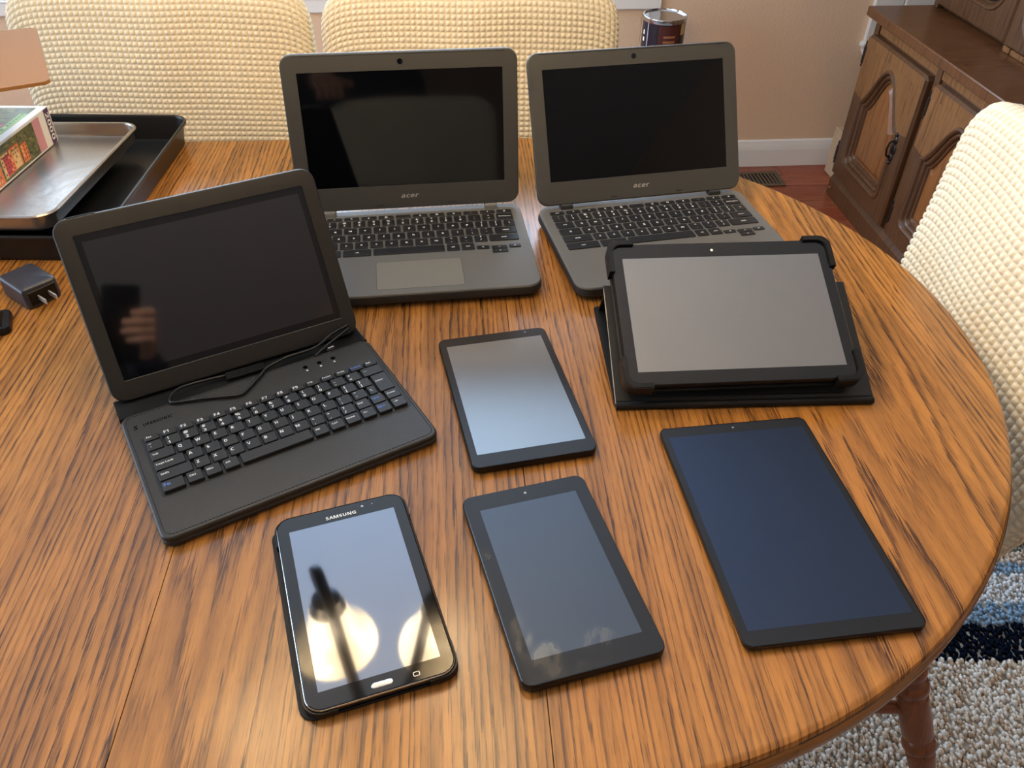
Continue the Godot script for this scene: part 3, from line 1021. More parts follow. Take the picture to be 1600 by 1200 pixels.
func hutch_door(h: Node3D, x0: float, w: float, y0: float, hh: float, n0: float, m: float, mb: float, mt: Material) -> void:
	var n := n0 + 0.02
	var ring := func(ins: float, nn: float, first := false) -> PackedVector3Array:
		var o := PackedVector3Array()
		var src := MB.rr(w - 2 * ins, hh - 2 * ins, 0.002, 6) if first else MB.rr(w - 2 * m - 2 * ins, hh - 2 * mb - 2 * ins, 0.07 - ins * 0.5, 6)
		for q in src:
			o.append(Vector3(q.x + x0 + w / 2, q.y + y0 + hh / 2, nn))
		return o
	var st := MB.new()
	st.loft([ring.call(0.0, n0, true), ring.call(0.0, n - 0.005, true), ring.call(0.004, n, true), ring.call(0.0, n)], true)
	var d := part(h, "door", st.done(25), mt)
	var mo := MB.new()
	mo.loft([ring.call(0.0, n), ring.call(0.003, n + 0.004), ring.call(0.009, n + 0.003), ring.call(0.013, n - 0.004), ring.call(0.016, n - 0.002), ring.call(0.02, n - 0.009)], true)
	part(d, "moulding", mo.done(25), M["cabinet_wood"])
	var g := MB.new()
	g.loft([ring.call(0.02, n - 0.009)], true, false, true)
	part(d, "pane", g.done(), M["lens_glass"])

# ------------------------------------------------------------------ chandelier
func build_chandelier() -> void:
	var at := Vector3(-0.21, 0, -0.655)
	var c := thing("chandelier", at, 0.0, "dark bronze six-arm chandelier with upturned bell shades, hanging over the table", "chandelier")
	var st := MB.new()
	st.lathe([[0.003, T + 0.690], [0.010, T + 0.695], [0.014, T + 0.71], [0.008, T + 0.725], [0.020, T + 0.75], [0.024, T + 0.78], [0.018, T + 0.81], [0.010, T + 0.84], [0.016, T + 0.88], [0.016, T + 0.90], [0.006, T + 0.93], [0.005, T + 0.95], [0.005, CEIL - 0.03]], 18)
	part(c, "column", st.done(), M["bronze"])
	var cn := MB.new()
	cn.lathe([[0.01, CEIL - 0.035], [0.05, CEIL - 0.025], [0.062, CEIL - 0.004], [0.062, CEIL - 0.001]], 24)
	part(c, "ceiling_rose", cn.done(), M["bronze"])
	var R := 0.187
	var sh := MB.new()
	var pr := [[0.031, 0.0], [0.034, 0.012], [0.036, 0.028], [0.040, 0.043], [0.048, 0.058], [0.060, 0.072], [0.070, 0.086], [0.0735, 0.098], [0.0745, 0.104], [0.0725, 0.104], [0.0695, 0.092], [0.058, 0.074], [0.046, 0.06], [0.037, 0.044], [0.033, 0.028], [0.031, 0.012], [0.0285, 0.002]]
	sh.lathe(pr, 32, false, false)
	var shade := sh.done(60)
	var ar := MB.new()
	var ac := Curve3D.new()
	for q in [[0.016, 0.775, 0.02, 0.012], [0.075, 0.755, 0.03, -0.02], [0.135, 0.665, 0.018, -0.04], [0.185, 0.590, 0.022, -0.014], [0.222, 0.580, 0.012, 0.008], [0.229, 0.600, -0.004, 0.012], [0.187, 0.610, -0.02, 0.0]]:
		ac.add_point(Vector3(q[0], T + q[1], 0), -Vector3(q[2], q[3], 0), Vector3(q[2], q[3], 0))
	ac.bake_interval = 0.008
	ar.tube(ac.get_baked_points(), 0.0058, 10, 1.7)
	var arm := ar.done(60)
	var cu := MB.new()
	cu.lathe([[0.006, T + 0.604], [0.012, T + 0.61], [0.024, T + 0.618], [0.027, T + 0.634], [0.031, T + 0.642], [0.031, T + 0.655], [0.026, T + 0.657]], 18)
	var cup := cu.done()
	var bu := MB.new()
	bu.lathe([[0.006, 0.0], [0.011, 0.014], [0.017, 0.03], [0.018, 0.04], [0.014, 0.052], [0.004, 0.06]], 14)
	var bulb := bu.done(60)
	for k in 6:
		var a := deg_to_rad(60.0 * k)
		var p := Vector3(R * cos(a), 0, R * sin(a))
		part(c, "arm", arm, M["bronze"], Transform3D(Basis(Vector3.UP, -a), Vector3.ZERO))
		part(c, "socket", cup, M["bronze"], Transform3D(Basis(), p))
		var s := part(c, "shade", shade, M["lamp_shade_glass"], Transform3D(Basis(), p + Vector3(0, T + 0.642, 0)))
		var l := OmniLight3D.new()
		l.name = "lamp_light"
		l.light_color = Color(1.0, 0.87, 0.68)
		l.light_energy = LAMP
		l.light_size = 0.022
		l.omni_range = 9.0
		l.omni_attenuation = 2.0
		l.shadow_enabled = true
		c.add_child(l, true)
		l.position = p + Vector3(0, T + 0.70, 0)

const LAMP := 0.15

# ------------------------------------------------------------------ keyboards
func key_mesh(w: float, l: float, h: float, legend: String, lh: float, centred: bool, cache: Dictionary, serif := false) -> ArrayMesh:
	var id := "%.4f_%.4f_%s_%.4f" % [w, l, legend, lh]
	if cache.has(id):
		return cache[id]
	var st := MB.new()
	st.slab(w, l, 0.0016, [[0.0, 0.0], [0.0002, h - 0.0006], [0.0007, h]], 2, 0, 0, false, true)
	var m := st.done(50)
	if legend != "":
		var lt := MB.new()
		var parts := legend.split("|")
		for i in parts.size():
			var at := Vector3(0, h + 0.00006, 0)
			if parts.size() == 2:
				at.z = (-0.22 if i == 0 else 0.22) * l
			if not centred:
				at.x = -w * 0.5 + 0.002 + lh * 0.36 * parts[i].length()
				if parts.size() == 1:
					at.z = -l * 0.12
			text_tris(lt, parts[i], lh, Transform3D(Basis(), at))
		if lt.p.size():
			var nrm := PackedVector3Array()
			nrm.resize(lt.p.size())
			nrm.fill(Vector3.UP)
			var a := []
			a.resize(Mesh.ARRAY_MAX)
			a[Mesh.ARRAY_VERTEX] = lt.p
			a[Mesh.ARRAY_NORMAL] = nrm
			m.add_surface_from_arrays(Mesh.PRIMITIVE_TRIANGLES, a)
	cache[id] = m
	return m

func keyboard(parent: Node3D, rows: Array, x0: float, x1: float, z0: float, pitch: Array, h: float, gap: Vector2, lh: float, centred: bool, km: Material, cache: Dictionary, base := Transform3D()) -> void:
	# rows: arrays of [legend, units(, z share start, z share length)]
	var z := z0
	for r in rows.size():
		var total := 0.0
		for k in rows[r]:
			total += k[1]
		var u := (x1 - x0) / total
		var x := x0
		for k in rows[r]:
			var w: float = k[1] * u
			var zl: float = pitch[r]
			var zs := z
			if k.size() > 2:
				zs = z + pitch[r] * k[2]
				zl = pitch[r] * k[3]
			if k[0] != "-none-":
				var small: float = lh * (0.62 if k[0].replace("|", "").length() > 2 else 1.0)
				var m := key_mesh(w - gap.x, zl - gap.y, h, k[0], small, centred, cache)
				var o := part(parent, "key", m, null, base * Transform3D(Basis(), Vector3(x + w / 2, 0, zs + zl / 2)))
				o.material_override = null
				o.set_surface_override_material(0, km)
				if m.get_surface_count() > 1:
					o.set_surface_override_material(1, M["legend_blue"] if k[0] in ["NumLk", "Fn", "PgUp", "PgDn"] else M["legend_white"])
			x += w
		z += pitch[r]

# ------------------------------------------------------------------ laptops
var laptop_keys := {}
func build_laptops() -> void:
	make_laptop(Vector3(-0.1439, 0.1282, -1.0266), 0.150, 1.375, 0.010, M["hinge_grey"], "grey laptop with pale hinges, its screen nearly upright, behind the keyboard case")
	make_laptop(Vector3(0.1650, 0.1178, -1.0955), 0.2335, 1.080, 0.037, M["hinge_dark"], "grey laptop with dark hinges, its screen leaning well back, behind the propped tablet")

func make_laptop(c: Vector3, yaw: float, tilt: float, rear: float, hinge: Material, label: String) -> void:
	var o := thing("laptop", Vector3(c.x, T, c.z), yaw, label, "laptop", "open laptops")
	# base
	var cz := rear + 0.104
	var lo := MB.new()
	lo.slab(0.299, 0.209, 0.02, [[0.012, 0.003], [0.004, 0.0045], [0.0, 0.009], [0.0, 0.0155], [0.0012, 0.018]], 6, 0, cz)
	for s in [-1, 1]:
		for e in [-1, 1]:
			lo.slab(0.03, 0.008, 0.003, [[0, 0.0], [0, 0.004]], 2, 0.105 * s, cz + 0.085 * e)
	var base := part(o, "base", lo.done(), M["laptop_side"])
	var dk := MB.new()
	dk.slab(0.2975, 0.2075, 0.019, [[0.0, 0.0178], [0.0004, 0.0196], [0.0016, 0.0206]], 6, 0, cz)
	part(o, "deck", dk.done(50), M["laptop_grey"])
	# thin groove round the keys, touchpad
	var tp := MB.new()
	tp.slab(0.1052, 0.0615, 0.003, [[0.0, 0.02062], [0.0004, 0.0207]], 3, 0.0035, rear + 0.1665)
	part(o, "touchpad_gap", tp.done(), M["black_hole"])
	var tq := MB.new()
	tq.slab(0.1044, 0.0607, 0.0028, [[0.0, 0.0207], [0.0003, 0.02078]], 3, 0.0035, rear + 0.1665)
	part(o, "touchpad", tq.done(), M["touchpad_grey"])
	var f := func(s): return [s, 1.0]
	var r0 := []
	for s in ["esc", "<", ">", "c", "[]", "||", "o", "O", "x", "-", "+", "o"]:
		r0.append([s, 1.19])
	var r1 := [["~|`", 1.0]]
	for s in ["!|1", "@|2", "#|3", "$|4", "%|5", "^|6", "&|7", "*|8", "(|9", ")|0", "_|-", "+|="]:
		r1.append([s, 1.0])
	r1.append(["backspace", 1.3])
	var r2 := [["tab", 1.4]]
	for s in ["q", "w", "e", "r", "t", "y", "u", "i", "o", "p", "{|[", "}|]"]:
		r2.append([s, 1.0])
	r2.append(["||\\", 0.9])
	var r3 := [["o", 1.65]]
	for s in ["a", "s", "d", "f", "g", "h", "j", "k", "l", ":|;", "\"|'"]:
		r3.append([s, 1.0])
	r3.append(["enter", 1.65])
	var r4 := [["shift", 2.15]]
	for s in ["z", "x", "c", "v", "b", "n", "m", "<|,", ">|.", "?|/"]:
		r4.append([s, 1.0])
	r4.append(["shift", 2.15])
	var r5 := [["ctrl", 2.4], ["alt", 2.0], ["", 4.9], ["alt", 1.0], ["ctrl", 1.0], ["<", 1.0, 0.45, 0.55], ["-none-", 1.2], [">", 0.95, 0.45, 0.55]]
	keyboard(o, [r0, r1, r2, r3, r4, r5], -0.1365, 0.1365, rear + 0.0185, [0.0105, 0.0183, 0.0183, 0.0183, 0.0183, 0.0183], 0.0014, Vector2(0.0026, 0.0026), 0.0039, true, M["key_black"], laptop_keys, Transform3D(Basis(), Vector3(0, 0.0206, 0)))
	# the half-height up and down keys
	var u := 0.273 / 14.45
	for k in 2:
		var m := key_mesh(1.2 * u - 0.0026, 0.0078, 0.0014, ["^", "v"][k], 0.0028, true, laptop_keys)
		var kk := part(o, "key", m, null, Transform3D(Basis(), Vector3(-0.1365 + 12.9 * u, 0.0206, rear + 0.1125 + [0.0045, 0.0129][k])))
		kk.material_override = null
		kk.set_surface_override_material(0, M["key_black"]); kk.set_surface_override_material(1, M["legend_white"])
	# lid
	var lt := tilted(Vector3(0, c.y, 0), tilt)
	var sh := MB.new()
	sh.slab(0.2955, 0.198, 0.015, [[0.006, -0.0105], [0.001, -0.0085], [0.0, -0.006], [0.0, -0.0025], [0.0008, -0.0012]], 6, 0, 0.0045)
	var lid := part(o, "lid", sh.done(50), M["laptop_bezel"], lt)
	var bz := MB.new()
	bz.loft([MB.at(MB.rr(0.2938, 0.1962, 0.0142, 6, 0, 0.0045), -0.0014), MB.at(MB.rr(0.2934, 0.1958, 0.014, 6, 0, 0.0045), -0.0004), MB.at(MB.rr(0.292, 0.1944, 0.0135, 6, 0, 0.0045), 0.0), MB.at(MB.rr(0.2572, 0.1452, 0.0006, 6), 0.0), MB.at(MB.rr(0.2566, 0.1446, 0.0005, 6), -0.0009)], true)
	part(lid, "bezel", bz.done(30), M["laptop_bezel"])
	var sc := MB.new()
	sc.slab(0.2566, 0.1446, 0.0005, [[0, -0.00105], [0, -0.0009]], 1)
	part(lid, "display", sc.done(), M["screen_laptop"])
	var cm := MB.new()
	cm.xf = Transform3D(Basis(), Vector3(-0.0003, 0, -0.0828))
	cm.lathe([[0.0034, 0.0], [0.0034, 0.0006], [0.0024, 0.0006], [0.0021, 0.0002]], 20)
	part(lid, "webcam", cm.done(), M["lens_glass"])
	var lg := MB.new()
	text_tris(lg, "acer", 0.0062, Transform3D(Basis(), Vector3(0, 0.00012, 0.0862)), false, 0.22, 1.28)
	part(lid, "brand_lettering", lg.done(), M["logo_silver"])
	var rub := boxes([[-0.045, -0.036, 0.0, 0.0007, 0.0975, 0.0988], [0.051, 0.06, 0.0, 0.0007, 0.0975, 0.0988], [-0.132, 0.118, -0.001, 0.0003, -0.0922, -0.0914], [0.119, 0.131, -0.001, 0.0004, -0.0925, -0.0912]], 0.0003)
	part(lid, "rubber_bumper", rub, M["black_hole"])
	# hinges
	for s in [-1, 1]:
		var hb := MB.new()
		hb.slab(0.0175, 0.012, 0.0015, [[0, 0.0202], [0, 0.0245], [0.0006, 0.0262], [0.0025, 0.0272]], 2, 0.1085 * s, rear + 0.0085)
		part(o, "hinge", hb.done(), hinge)

# ------------------------------------------------------------------ tablet in a keyboard case
func slate(o: Node3D, w: float, l: float, r: float, top: float, bottom: float, cz: float, sw: float, sl: float, body: Material, glass: Material, screen: Material, base := Transform3D(), round_top := 0.0016) -> MeshInstance3D:
	# thin computer lying face up: back shell, front glass, display
	var st := MB.new()
	st.slab(w, l, r, [[0.0035, bottom], [0.001, bottom + 0.001], [0.0, bottom + 0.003], [0.0, top - round_top], [0.0006, top - 0.0006]], 6, 0, cz)
	var b := part(o, "back_shell", st.done(50), body, base)
	var g := MB.new()
	g.slab(w - 0.001, l - 0.001, r - 0.0005, [[0.0, top - 0.0009], [0.0, top - 0.0004], [0.0005, top]], 6, 0, cz)
	part(o, "front_glass", g.done(30), glass, base)
	var s := MB.new()
	s.slab(sw, sl, 0.0003, [[0.0, top - 0.0001], [0.0, top + 0.00004]], 1)
	part(o, "display", s.done(), screen, base)
	return b

func dot(o: Node3D, called: String, at: Vector3, r: float, m: Material, base := Transform3D()) -> void:
	var st := MB.new()
	st.xf = Transform3D(Basis(), at)
	st.lathe([[r, 0.0], [r, 0.00006], [r * 0.9, 0.0001]], 14, false, true)
	part(o, called, st.done(), m, base)

func build_keyboard_case() -> void:
	var c := Vector3(-0.3096, 0.091, -0.7226)
	var yaw := 0.5273
	var tilt := 1.0238
	var o := thing("keyboard_case", Vector3(c.x, T, c.z), yaw, "black leather tablet case with a built-in keyboard, opened in front of the baking pans", "tablet case")
	var lt := tilted(Vector3(0, c.y, 0), tilt)
	var inv := o.transform.affine_inverse()
	var bt := inv * Transform3D(Basis(Vector3.UP, 0.555), Vector3(-0.2848, T, -0.680))
	# keyboard half
	var st := MB.new()
	st.slab(0.262, 0.177, 0.010, [[0.004, 0.0], [0.0, 0.002], [0.0, 0.0052], [0.0012, 0.0062], [0.0, 0.0072], [0.0, 0.0105], [0.0008, 0.0118], [0.0025, 0.0125]], 5, 0, 0.110)
	var base := part(o, "keyboard_panel", st.done(50), M["leather_black"], bt)
	var sp := MB.new()
	sp.prism_x(PackedVector2Array([Vector2(0.0215, 0.001), Vector2(0.0215, 0.0105), Vector2(0.017, 0.0095), Vector2(0.006, 0.0072), Vector2(-0.006, 0.0075), Vector2(-0.012, 0.0085), Vector2(-0.016, 0.005), Vector2(-0.014, 0.001)]), -0.131, 0.131)
	part(o, "spine", sp.done(50), M["leather_dark"], bt)
	# stitching round the keyboard half
	var sm := MB.new()
	var path := MB.rr(0.254, 0.169, 0.008, 4, 0, 0.110)
	var L := 0.0
	for i in path.size():
		var a := path[i]
		var b := path[(i + 1) % path.size()]
		var n := maxi(1, int(a.distance_to(b) / 0.0034))
		for k in n:
			var p0 := a.lerp(b, (k + 0.15) / n)
			var p1 := a.lerp(b, (k + 0.85) / n)
			sm.tube(PackedVector3Array([Vector3(p0.x, 0.01255, p0.y), Vector3(p1.x, 0.01255, p1.y)]), 0.00042, 4)
	var ss := part(base, "stitching", sm.done(), M["stitch"])
	ss.set_meta("kind", "stuff")
	# keys
	var tray := MB.new()
	tray.slab(0.2445, 0.0862, 0.0015, [[0.0, 0.0122], [0.0, 0.0127], [0.0002, 0.0128]], 1, 0.003, 0.1047)
	part(base, "key_tray", tray.done(), M["black_hole"])
	var rows := []
	var r := []
	for s in ["Esc", "F1", "F2", "F3", "F4", "F5", "F6", "F7", "F8", "F9", "F10", "Pause", "PrtSc", "NumLk", "Del"]: r.append([s, 1.0])
	rows.append(r)
	r = [["~|`", 1.0]]
	for s in ["!|1", "@|2", "#|3", "$|4", "%|5", "^|6", "&|7", "*|8", "(|9", ")|0", "_|-", "+|="]: r.append([s, 1.0])
	r.append(["<--", 1.45])
	rows.append(r)
	r = [["Tab", 1.45]]
	for s in ["Q", "W", "E", "R", "T", "Y", "U", "I", "O", "P", "{|[", "}|]"]: r.append([s, 1.0])
	r.append(["Enter", 1.15, 0.0, 2.0])
	rows.append(r)
	r = [["Caps Lock", 1.8]]
	for s in ["A", "S", "D", "F", "G", "H", "J", "K", "L", ":|;", "\"|'"]: r.append([s, 1.0])
	r.append(["||\\", 0.65])
	r.append(["-none-", 1.15])
	rows.append(r)
	r = [["Shift", 2.05]]
	for s in ["Z", "X", "C", "V", "B", "N", "M", "<|,", ">|.", "?|/", "End"]: r.append([s, 1.0])
	r.append(["PgUp", 1.0]); r.append(["Clone", 1.05])
	rows.append(r)
	rows.append([["Fn", 1.4], ["Ctrl", 1.05], ["Win", 1.05], ["Alt", 1.05], ["", 4.5], ["Alt", 1.05], ["Ctrl", 1.05], ["Home", 1.05], ["<-", 1.05], ["PgDn", 1.05], ["->", 1.05]])
	keyboard(o, rows, -0.1175, 0.1235, 0.0632, [0.0098, 0.0147, 0.0147, 0.0147, 0.0147, 0.0147], 0.0034, Vector2(0.0023, 0.0008), 0.0038, false, M["key_case"], {}, bt * Transform3D(Basis(), Vector3(0, 0.0128, 0)))
	# debossed maker's name and three indicator lamps with their symbols
	var lg := MB.new()
	text_tris(lg, "UPERSONIC", 0.0042, bt * Transform3D(Basis(Vector3.UP, 0.02), Vector3(-0.0985, 0.01258, 0.0425)), false, 0.2, 0.88)
	text_tris(lg, "S", 0.0066, bt * Transform3D(Basis(Vector3.UP, 0.02), Vector3(-0.1195, 0.01258, 0.0432)), false, 0.25, 0.9)
	part(o, "debossed_lettering", lg.done(), M["deboss"])
	for k in 3:
		dot(o, "indicator_symbol", Vector3(0.0547 + 0.0155 * k, 0.0125, 0.0362), 0.0026, M["deboss"], bt)
		dot(o, "indicator_lamp", Vector3(0.0547 + 0.0152 * k, 0.0125, 0.0422), 0.0012, M["legend_white"], bt)
	# upper half: frame round the tablet, back board
	var fr := MB.new()
	fr.loft([MB.at(MB.rr(0.258, 0.183, 0.013, 6, 0, 0.0015), -0.013), MB.at(MB.rr(0.2615, 0.1865, 0.015, 6, 0, 0.0015), -0.0105), MB.at(MB.rr(0.2615, 0.1865, 0.015, 6, 0, 0.0015), -0.0035), MB.at(MB.rr(0.259, 0.184, 0.0135, 6, 0, 0.0015), -0.0006), MB.at(MB.rr(0.256, 0.181, 0.012, 6, 0, 0.0015), 0.0), MB.at(MB.rr(0.2295, 0.1481, 0.001, 6), 0.0), MB.at(MB.rr(0.229, 0.1477, 0.001, 6), -0.0011)], true)
	var frame := part(o, "frame", fr.done(40), M["leather_frame"], lt)
	var bk := MB.new()
	bk.slab(0.262, 0.187, 0.015, [[0.002, -0.0165], [0.0, -0.0155], [0.0, -0.0135], [0.002, -0.0131]], 6, 0, 0.0015)
	part(o, "back_board", bk.done(), M["leather_dark"], lt)
	dot(o, "camera_cutout", Vector3(-0.0099, 0.0, -0.0806), 0.0036, M["black_hole"], lt)
	var slot := boxes([[-0.115, -0.088, -0.006, -0.002, -0.0925, -0.0905]], 0.0008)
	part(o, "port_slot", slot, M["black_hole"], lt)
	# prop behind
	var pr := MB.new()
	pr.prism_x(PackedVector2Array([Vector2(-0.0215, 0.100), Vector2(-0.0245, 0.1015), Vector2(-0.098, 0.0015), Vector2(-0.094, 0.0)]), -0.06, 0.06)
	part(o, "prop_flap", pr.done(), M["leather_dark"])
	# clasp of ribbed elastic
	var cl := MB.new()
	cl.xf = bt * Transform3D(Basis(Vector3.UP, -0.05), Vector3(-0.0015, 0.0095, 0.0105))
	cl.box(Vector3(0, 0.002, 0), Vector3(0.041, 0.004, 0.0105), 0.0008)
	for i in 4:
		cl.box(Vector3(0, 0.0042, -0.0038 + i * 0.0026), Vector3(0.04, 0.0008, 0.0016), 0.0003)
	part(o, "clasp", cl.done(), M["leather_dark"])
	# the keyboard's cable, looped over the spine
	var pa := [[0.1194, 0.0005, 0.022], [0.0987, 0.0045, 0.02], [0.0799, 0.0125, 0.017], [0.0669, 0.0145, 0.016], [0.0452, 0.0137, 0.0155], [0.0295, 0.0165, 0.0152], [0.018, 0.0208, 0.0152], [0.006, 0.031, 0.0148], [-0.007, 0.0417, 0.0148], [-0.0135, 0.0462, 0.0148], [-0.0209, 0.0475, 0.0148], [-0.0503, 0.036, 0.0148], [-0.0708, 0.0297, 0.0148], [-0.0795, 0.0262, 0.0148], [-0.0815, 0.0215, 0.0148], [-0.0785, 0.015, 0.0148], [-0.0717, 0.0075, 0.014], [-0.0604, 0.004, 0.013], [-0.0412, 0.004, 0.0118], [-0.0217, 0.0055, 0.0108], [-0.012, 0.006, 0.01]]
	var cv := Curve3D.new()
	for i in pa.size():
		var p := Vector3(pa[i][0], pa[i][2], pa[i][1])
		var a: Array = pa[maxi(i - 1, 0)]
		var b: Array = pa[mini(i + 1, pa.size() - 1)]
		var tn := (Vector3(b[0], b[2], b[1]) - Vector3(a[0], a[2], a[1])) * 0.17
		cv.add_point(p, -tn, tn)
	cv.bake_interval = 0.0025
	var ca := MB.new()
	ca.tube(cv.get_baked_points(), 0.00155, 8)
	part(o, "cable", ca.done(60), M["cable_black"], bt)
	var cb := MB.new()
	cb.tube(PackedVector3Array([Vector3(0.1185, 0.019, 0.003), Vector3(0.104, 0.0172, 0.0085), Vector3(0.0902, 0.0157, 0.0142), Vector3(0.078, 0.0135, 0.0195), Vector3(0.0698, 0.0128, 0.0235)]), 0.0014, 8)
	part(o, "cable", cb.done(60), M["cable_black"], bt)
	var pg := MB.new()
	pg.xf = bt * Transform3D(Basis(Vector3.UP, 0.15), Vector3(0.0905, 0.0112, 0.0193))
	pg.box(Vector3.ZERO, Vector3(0.011, 0.005, 0.0055), 0.0012)
	var plug := part(o, "usb_plug", pg.done(), M["black_plastic"])
	var gl := MB.new()
	gl.xf = bt * Transform3D(Basis(Vector3.UP, 0.15), Vector3(0.0905, 0.0138, 0.0185))
	gl.box(Vector3.ZERO, Vector3(0.007, 0.0006, 0.0016), 0.0002)
	part(o, "plug_mark", gl.done(), M["prong_metal"])
	# the tablet in its frame
	var tb := thing("tablet", o.transform * (lt * Vector3.ZERO), yaw, "ten inch tablet held upright in the frame of the leather keyboard case", "tablet")
	slate(tb, 0.240, 0.160, 0.008, -0.0012, -0.0105, 0.0, 0.2172, 0.1335, M["black_plastic"], M["bezel_glass"], M["screen_kb"], Transform3D(lt.basis, Vector3.ZERO))
	var tx := MB.new()
	var rim := boxes([[-0.1146, 0.1146, -0.0008, 0.0002, 0.0739, 0.0744]], 0.0002)
	part(o, "frame_lip", rim, M["hinge_grey"], lt)

# ------------------------------------------------------------------ tablet propped on a folding case
func build_easel_case() -> void:
	var o := thing("folio_case", Vector3(0.235, T, -0.7443), 0.0605, "worn black folding case propped like an easel, in front of the laptop with dark hinges", "tablet case")
	var b := MB.new()
	b.slab(0.270, 0.180, 0.004, [[0.001, 0.0], [0.0, 0.001], [0.0, 0.0028], [0.001, 0.0038]], 3, 0.0, 0.012)
	part(o, "base_panel", b.done(), M["leather_dark"])
	var P := [Vector2(0.100, 0.0045), Vector2(-0.028, 0.0605), Vector2(-0.0295, 0.0575), Vector2(0.098, 0.0038)]
	var st := MB.new()
	st.prism_x(PackedVector2Array([Vector2(0.1005, 0.0055), Vector2(0.0995, 0.0085), Vector2(-0.0285, 0.064), Vector2(-0.031, 0.0635), Vector2(-0.0305, 0.0605), Vector2(0.0985, 0.0045)]), -0.1345, 0.1345)
	part(o, "sloping_panel", st.done(), M["leather_frame"])
	var fs := MB.new()
	fs.tube(PackedVector3Array([Vector3(-0.1345, 0.0042, 0.1022), Vector3(0.1345, 0.0042, 0.1022)]), 0.0042, 10)
	part(o, "fold", fs.done(60), M["leather_dark"])
	var sp := MB.new()
	sp.prism_x(PackedVector2Array([Vector2(-0.0315, 0.0625), Vector2(-0.033, 0.060), Vector2(-0.068, 0.0045), Vector2(-0.072, 0.0045)]), -0.130, 0.130)
	part(o, "back_strut", sp.done(), M["leather_dark"])
	for s in [-1]:
		var we := MB.new()
		we.tube(PackedVector3Array([Vector3(-0.1346, 0.0062, 0.1015), Vector3(-0.1348, 0.02, 0.0715), Vector3(-0.1343, 0.036, 0.034), Vector3(-0.1347, 0.052, -0.002), Vector3(-0.1345, 0.0622, -0.0265)]), 0.0007, 6)
		part(o, "worn_edge", we.done(), M["worn_edge"])
	# groove ridges on the sloping panel near the front
	var rg := MB.new()
	var rr := MB.rr(0.212, 0.026, 0.006, 4, 0.0, 0.0)
	var pp := PackedVector3Array()
	for i in rr.size() + 1:
		var q := rr[i % rr.size()]
		var z := 0.082 + q.y
		pp.append(Vector3(q.x, 0.0086 + (0.0995 - z) * 0.4336, z))
	rg.tube(pp, 0.0016, 6)
	part(o, "ridge", rg.done(60), M["leather_dark"])
	# shell on the sloping panel
	var c := Vector3(0.2296, 0.0684, -0.7161)
	var yaw := 0.0851
	var tilt := 0.4299
	var inv := o.transform.affine_inverse()
	var ft := inv * (Transform3D(Basis(Vector3.UP, yaw), Vector3(c.x, T, c.z)) * tilted(Vector3(0, c.y, 0), tilt))
	var sh := MB.new()
	sh.slab(0.244, 0.172, 0.012, [[0.004, -0.0148], [0.0, -0.0135], [0.0, -0.0112], [0.002, -0.0102]], 5, 0, -0.0015)
	part(o, "shell", sh.done(), M["leather_dark"], ft)
	var hub := MB.new()
	hub.lathe([[0.045, -0.0232], [0.045, -0.0148]], 32)
	part(o, "swivel_hub", hub.done(), M["black_plastic"], ft * Transform3D(Basis(), Vector3(0, 0, 0.0)))
	for sx in [-1, 1]:
		for sz in [-1, 1]:
			var lu := 0.026
			var lv := 0.036 if sz < 0 else 0.032
			var cx := 0.1206
			var cv := 0.0868 if sz < 0 else 0.0836
			var g := MB.new()
			for q in [[0.0036, 0.0002, -0.0132, 0.0004], [0.0036, -0.0026, 0.0004, 0.0024], [0.0026, -0.0022, 0.0024, 0.0031]]:
				var poly := PackedVector2Array()
				var ou: float = cx + q[0]
				var ov: float = cv + q[0]
				var iu: float = cx + q[1]
				var iv: float = cv + q[1]
				var R := 0.0125
				poly.append(Vector2(cx - lu, ov))
				for i in 7:
					var a := PI / 2 - PI / 2 * i / 6.0
					poly.append(Vector2(ou - R + R * cos(a), ov - R + R * sin(a)))
				poly.append(Vector2(ou, cv - lv))
				poly.append(Vector2(iu, cv - lv))
				var r2 := 0.0095
				for i in 7:
					var a := PI / 2 * i / 6.0
					poly.append(Vector2(iu - r2 + r2 * cos(a), iv - r2 + r2 * sin(a)))
				poly.append(Vector2(cx - lu, iv))
				for i in poly.size():
					poly[i] = Vector2(poly[i].x * sx, poly[i].y * sz)
				if sx * sz < 0:
					poly.reverse()
				g.prism_y(poly, q[2], q[3])
			part(o, "corner_guard", g.done(40), M["black_plastic"], ft)
	var tb := thing("tablet", Vector3(c.x, T + c.y, c.z), yaw, "tablet with a pale matte screen, propped on the black folding case", "tablet")
	var tt := Transform3D(tilted(Vector3.ZERO, tilt).basis, Vector3.ZERO)
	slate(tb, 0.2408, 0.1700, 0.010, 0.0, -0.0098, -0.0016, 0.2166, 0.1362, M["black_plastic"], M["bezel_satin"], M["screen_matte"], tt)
	dot(tb, "camera_lens", Vector3(-0.0088, 0.0, -0.0765), 0.0016, M["legend_white"], tt)

# ------------------------------------------------------------------ tablets lying flat
func flat_slate(x: float, z: float, yaw: float, label: String) -> Node3D:
	return thing("tablet", Vector3(x, T, z), yaw, label, "tablet")

